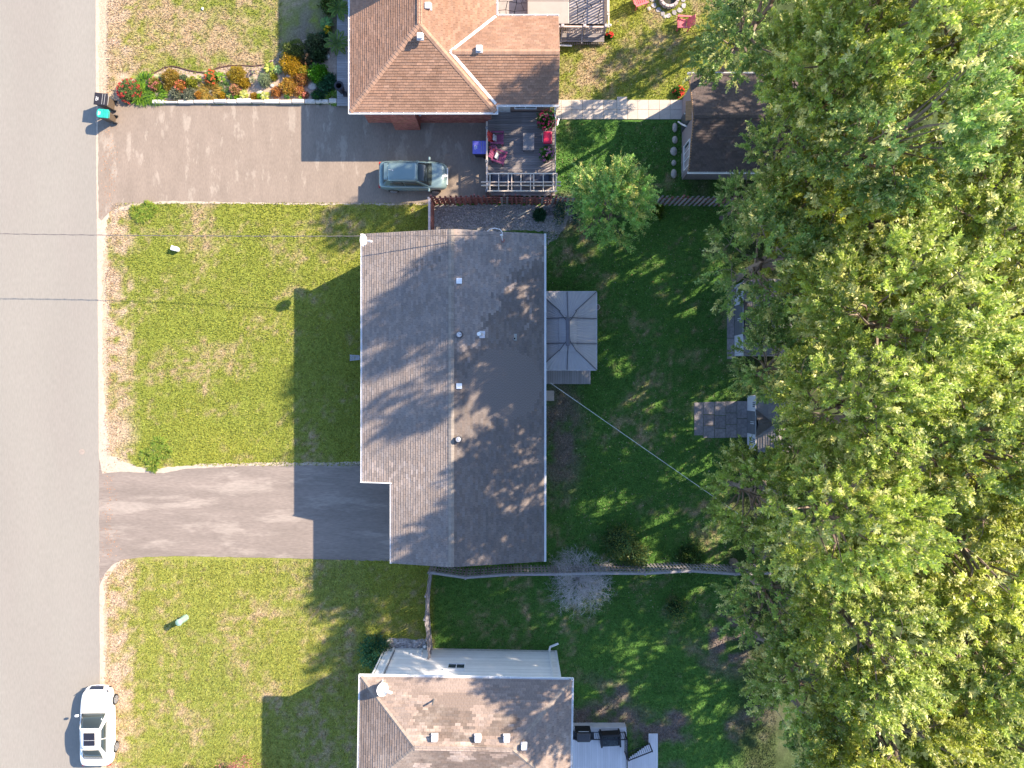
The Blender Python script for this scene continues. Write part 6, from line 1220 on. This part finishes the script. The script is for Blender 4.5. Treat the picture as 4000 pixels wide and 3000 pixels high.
def tree_meshes(seed, R, top, low, col, lit_tip, **kw):
    r, P, D, N, L, tb, yb, q, E, C = crown_arrays(seed, R, top, low, **kw); n = len(P)
    T = np.array(col)[None] * (tb * r.uniform(.82, 1.2, n))[:, None]; k = yb | (r.random(n) < .05); T[k] = np.array(lit_tip)[None] * r.uniform(.7, 1.25, k.sum())[:, None]  # random sprays take the cream colour that stands for sunlit clusters
    me = leaf_mesh('crown', P, D, N, L, L * .42, T, leafm); rr = random.Random(seed); mb = MB(); f = lambda z: Vector((math.sin(z * .5 + seed) * .15, math.cos(z * .4 + seed) * .15, z))
    H = top * .80; rt = .017 * top; mb.tube([f(z) if z > .3 else Vector((0, 0, 0)) for z in np.linspace(0, H, 9)], [rt * (1.35 if i == 0 else 1 - i * .085) for i in range(9)], 8)
    for i, e in enumerate(E):
        if i % 3 == 2: continue
        e = Vector(e); z = max(low * .6, e.z * rr.uniform(.55, .9)); z = min(z, H * .98, e.z - .2) if e.z > 1 else .3; b = f(max(z, .2)); m_ = b.lerp(e, .5) + Vector((rr.uniform(-.25, .25), rr.uniform(-.25, .25), .25 + rr.uniform(0, .3)))
        mb.tube([b, b.lerp(m_, .5) + Vector((0, 0, .1)), m_, m_.lerp(e, .55), e], [rt * .34, rt * .27, rt * .2, rt * .12, rt * .05], 5)
    for i in range(0, len(C), 5):
        e = Vector(C[i]); b = Vector(E[i // max(1, len(C) // len(E))]) if i // max(1, len(C) // len(E)) < len(E) else e; mb.tube([b, b.lerp(e, .5) + Vector((rr.uniform(-.1, .1), rr.uniform(-.1, .1), .05)), e], [rt * .07, rt * .05, .008], 4)
    tm_ = mesh_of('trunk', mb); tm_.materials.append(barkm); return me, tm_
LEAFG = (.300, .365, .090); LIT_TIP = (.62, .62, .28)  # second colour: autumn tips and cream sun highlights, put into leaf colour
FAM = {}
for nm, args in {'a': (101, 4.0, 18, 9.5), 'b': (202, 4.0, 18, 7.5), 'c': (303, 4.0, 18, 10), 'd': (404, 3.0, 14, 6.5), 'e': (505, 3.0, 14, 6.0), 'f': (606, 3.0, 14, 6.5), 'g': (707, 3.0, 14, 1.2)}.items():
    big = nm in 'abc'; FAM[nm] = (args, tree_meshes(*args, {'a': LEAFG, 'b': (.345, .375, .080), 'c': (.290, .350, .085), 'd': (.215, .310, .095), 'e': (.260, .340, .085), 'f': (.205, .300, .090), 'g': (.200, .290, .095)}[nm], LIT_TIP, nb=(35 if nm == 'a' else 43) if big else 32, ns=21 if big else 18, nl=42, leaf=(.15, .26) if big else (.13, .22)))
def put_tree(fam, u, v, R, top, label, name='broadleaf_tree', group='tall trees behind the backyards', world=None, rz=None, base=None):
    (sd, R0, t0, l0), (cm, tm_) = FAM[fam]; zm = top * (.78 if R > 2 else .7); c = Wp(u, v, zm) if world is None else Vector((*world, 0)); k = R / R0; kz = top / t0
    t = thing(name, label, 'tree', (c.x, c.y, 0), 0, group, local=True); rz = random.uniform(0, 6.28); t.scale = (k, k, kz)
    t.rotation_euler = (0, 0, rz)
    if world is None and (u < 3320 or base):        # edge trees lean out over the lawn
        d2 = Vector((c.x, c.y, 0)).normalized() * zm * math.tan(.15 if R > 2 else .10); b = Vector((*base, 0)) if base else Vector((c.x, c.y, 0)) + d2
        q = Vector((0, 0, 1)).rotation_difference(Vector((c.x, c.y, zm)) - b); t.location = b; t.rotation_euler = (q.to_matrix().to_4x4() @ Matrix.Rotation(rz, 4, 'Z')).to_euler()
    link('crown', cm, None, t); link('trunk', tm_, None, t); return t
TREES = [
 ('g', 3010, 30, 2.9, 16, 'tree overhanging the north end of the lawn by the fire pit', (12.4, 18.6)),
 ('f', 2860, 60, 1.4, 7, 'low dark tree between the fire pit and the tall trees', 'small'),
 ('c', 3260, 290, 3.3, 18.5, 'tree over the north-east corner of the dark outbuilding roof', (15.8, 11.4)),
 ('d', 3080, 590, 2.3, 12.5, 'tree reaching over the middle of the outbuilding roof with highlights coloured into its leaf tips', (14.3, 11.5)),
 ('a', 3480, 120, 3.4, 21, 'tall tree at the top edge, second from the right corner'),
 ('b', 3900, 60, 4.2, 15.5, 'tall tree in the top right corner of the photo'),
 ('d', 3500, 500, 3.0, 21, 'tall tree behind the outbuilding, second from the right edge'),
 ('a', 3900, 480, 4.1, 16, 'tall tree on the right edge below the corner tree'),
 ('e', 3110, 830, 2.5, 13, 'tree behind the east end of the red-brown fence'),
 ('f', 2895, 790, 1.45, 7, 'small tree leaning over the red-brown fence at its east end', 'small'),
 ('d', 3020, 1010, 2.9, 14, 'tree whose branches reach furthest over the shaded lawn north of the longer shed'),
 ('b', 3370, 860, 4.3, 15, 'broad tree in the centre of the upper right canopy'),
 ('c', 3820, 900, 4.2, 16.5, 'very tall tree on the right edge level with the red-brown fence'),
 ('e', 3245, 1210, 2.3, 14, 'tree rising behind the longer resin shed'),
 ('f', 2985, 1275, 1.05, 5.5, 'low tree spreading over the roof of the longer shed', 'small'),
 ('f', 3010, 1425, 1.85, 11, 'tree between the two resin sheds reaching over the lawn', (14.9, .6)),
 ('a', 3480, 1260, 3.9, 19, 'very tall tree in the middle of the right-hand canopy'),
 ('b', 3890, 1330, 4.2, 16, 'tall tree on the right edge level with the two sheds'),
 ('a', 3350, 1570, 3.0, 19.5, 'tree just behind the small shed with the paver pad', (17.0, -1.6)),
 ('f', 3070, 1650, .75, 4.2, 'small low tree hanging over the east end of the small shed roof', 'small'),
 ('e', 3150, 1770, 1.9, 11, 'smaller tree filling the gap behind the small shed, south side'),
 ('c', 3740, 1700, 4.2, 17.5, 'very tall tree east of the small shed'),
 ('e', 2955, 1935, 2.4, 12, 'tree south of the paver pad where the pale wire ends'),
 ('a', 3290, 2020, 3.3, 19, 'tall tree where the grey fence disappears, upper one'),
 ('b', 3740, 2110, 4.2, 16.5, 'tall tree on the lower right, three crowns above the corner'),
 ('d', 3030, 2330, 2.55, 13, 'tree overhanging the east end of the grey picket fence'),
 ('c', 3370, 2420, 3.7, 17, 'tall tree south of the grey picket fence line'),
 ('a', 3840, 2500, 4.2, 15.5, 'tall tree on the lower right edge'),
 ('e', 3165, 2690, 2.75, 13, 'tree at the south-east of the lower backyard with its edge over bare soil'),
 ('b', 3480, 2840, 3.8, 16, 'tall tree at the bottom edge, second from the right corner'),
 ('c', 3900, 2910, 4.2, 15, 'tall tree in the bottom right corner of the photo'),
 ('f', 3275, 2940, 2.2, 11, 'lower tree at the bottom edge, leftmost of the canopy')]
for tr in TREES:
    fam, u, v, R, top, lab = tr[:6]; put_tree(fam, u, v, R, top, lab, name='young_tree' if len(tr) > 6 and tr[6] == 'small' else 'broadleaf_tree', base=tr[6] if len(tr) > 6 and tr[6] != 'small' else None)
for fam, x, y, R, top, lab in [('a', 24.5, 3, 4.0, 13, 'tree beyond the right edge of the photo, behind the longer shed'), ('b', 25, -5, 4.0, 12.5, 'tree beyond the right edge of the photo, behind the small shed'), ('c', 24, -13, 4, 12, 'tree beyond the right edge of the photo, towards its lower corner'), ('a', 25.5, 10.5, 4.0, 13.5, 'tree beyond the right edge of the photo, level with the outbuilding'),
                           ('b', 28, 18.5, 3.8, 14, 'outermost tree beyond the upper right corner of the photo'), ('c', 20, -24, 4.2, 13, 'tree below the bottom right corner of the photo'), ('a', 22.8, 19.6, 3.3, 14, 'tree just beyond the upper right corner of the photo'), ('g', 13.6, 21.6, 2.7, 20.5, 'slender tall tree above the top edge, casting its shadow on the middle lawn')]:
    put_tree(fam, 0, 0, R, top, lab, world=(x, y), group='trees beyond the photo edge')
put_tree('f', 0, 0, 1.7, 9, 'unseen young tree added above the top edge for leafy shadow on the fire pit lawn', world=(16.9, 24.0), group='trees beyond the photo edge', name='young_tree')  # unseen stand-in for low branches, added to cover a trunk's shadow line
# small maple by the north fence, its twiggy neighbour, the dead shrub
me_, tm2 = tree_meshes(77, 2.15, 6.2, 1.4, (.26, .42, .12), (.62, .60, .20), nb=34, ns=22, nl=38, leaf=(.10, .17), flat=.6)
c = Wp(2400, 795, 4.0); t = thing('maple_tree', 'lone bright green maple standing at the red-brown fence beside the pergola', 'tree', (c.x, c.y, 0), 0, None, local=True); link('crown', me_, None, t); link('trunk', tm2, None, t); t.scale = (1.0, 1.12, 1)
def twig_bush(label, c, R, H, n, mat, seed, name='bare_shrub', leaves=0, lcol=GRN, group=None, th=1.0, lreg=None):
    r = random.Random(seed); mb = MB(); t = thing(name, label, 'shrub', tuple(c), 0, group, local=True); tips = []
    def grow(p, d, L, rad, dep):
        k = 3; pts = [p]; q = p.copy(); dd = d.copy()
        for i in range(k): dd = (dd + Vector((r.gauss(0, .22), r.gauss(0, .22), r.gauss(0, .12)))).normalized(); q = q + dd * L / k; pts.append(q.copy())
        mb.tube(pts, [rad * (1 - .2 * i) for i in range(k + 1)], 3); tips.append((q.copy(), dd.copy()))
        if dep > 0:
            for j in range(r.choice((3, 4, 4, 5))):
                s = r.uniform(.25, 1); b = pts[0].lerp(pts[-1], s) if s < 1 else pts[-1]; b = pts[min(k, int(s * k) + 1)]
                grow(b, (dd * .75 + Vector((r.gauss(0, .6), r.gauss(0, .6), r.gauss(.05, .35)))).normalized(), L * r.uniform(.5, .72), rad * .52, dep - 1)
    for i in range(n):
        a = math.tau * i / n + r.uniform(-.3, .3); el = r.uniform(.25, 1.2); grow(Vector((0, 0, .05)), Vector((math.cos(a) * math.cos(el), math.sin(a) * math.cos(el), math.sin(el) * H / R)).normalized(), R * .55, .028 * th, 4)
    obj('branches', mb, mat, t)
    if leaves:
        rr = np.random.default_rng(seed); idx = rr.integers(0, len(tips), leaves); P = np.array([tuple(tips[i][0]) for i in idx]) + rr.normal(size=(leaves, 3)) * .06
        if lreg: k = lreg(P); P = P[k]
        m_ = len(P); LL = rr.uniform(.06, .12, m_); link('foliage', leaf_mesh('foliage', P, unit(rr, m_), np.tile((0, 0, 1.0), (m_, 1)) + unit(rr, m_) * .4, LL, LL * .55, tones(rr, m_, lcol, .4, (.30, .28, .08), .2), leafm), None, t)
    return t
greyt = M('grey_twig', (.54, .50, .50), rough=.9, var=.15, scale=4)
twig_bush('leafless grey shrub with dense bare twigs leaning over the grey picket fence', Wp(2262, 2262, 0), 2.15, 1.8, 38, greyt, 5, leaves=4200, lcol=(.20, .26, .11), th=1.05, lreg=lambda P: ((P[:, 1] < -.75) & (P[:, 0] > .1)) | ((P[:, 0] < -1.7)))
twig_bush('dark twiggy shrub between the gravel bed and the bright maple', Wp(2212, 830, 0), 1.0, 1.2, 9, greyt, 8, leaves=3800, lcol=(.04, .10, .06), name='twiggy_shrub', th=.7, lreg=lambda P: (np.abs(P[:, 0] - .1) > .25) | (P[:, 1] > .3))
plant('bush', 'loose green sapling on the north side of the grey fence beside the bare shrub', 2428, 2130, 60, 2.0, (.075, .14, .05), (.20, .22, .06), group=None, zref=1.5, seed=21, dens=.55)
plant('bush', 'lower green sapling against the grey fence right of the bare shrub', 2492, 2172, 46, 1.4, (.07, .13, .05), (.18, .20, .06), group=None, zref=1.0, seed=22, dens=.6)
plant('bush', 'dark low bush along the grey fence under the tall trees', 2700, 2175, 46, .6, (.06, .13, .04), (.12, .16, .05), group=None, zref=.5, seed=23, dens=.6)
plant('bush', 'thin green seedling tree alone in the lower backyard', 2655, 2400, 42, 1.6, (.06, .13, .04), (.18, .20, .05), group=None, zref=1.2, seed=25, dens=.3)
plant('bush', 'small teal-leaved shrub in the gravel bed by the red-brown fence', 2108, 838, 22, .5, TEAL, None, group=None, seed=26)
plant('bush', 'low yellow-green growth beside the red-brown fence under the maple', 2560, 822, 30, .4, (.10, .15, .02), None, group=None, seed=27)
twig_bush('pink-tipped ornamental shrub at the bottom edge of the lower lawn', Wp(960, 3035, 0), 1.9, 1.5, 9, M('pink_twig', (.36, .26, .20)), 31, name='pink_shrub', leaves=3600, lcol=(.42, .17, .15), th=.7)
twig_bush('small shadowed shrub at the bottom edge left of the pink one', Wp(742, 3020, 0), .7, .8, 6, M('pink_twig', (.36, .26, .20)), 33, name='pink_shrub', leaves=800, lcol=(.10, .12, .04), th=.6)
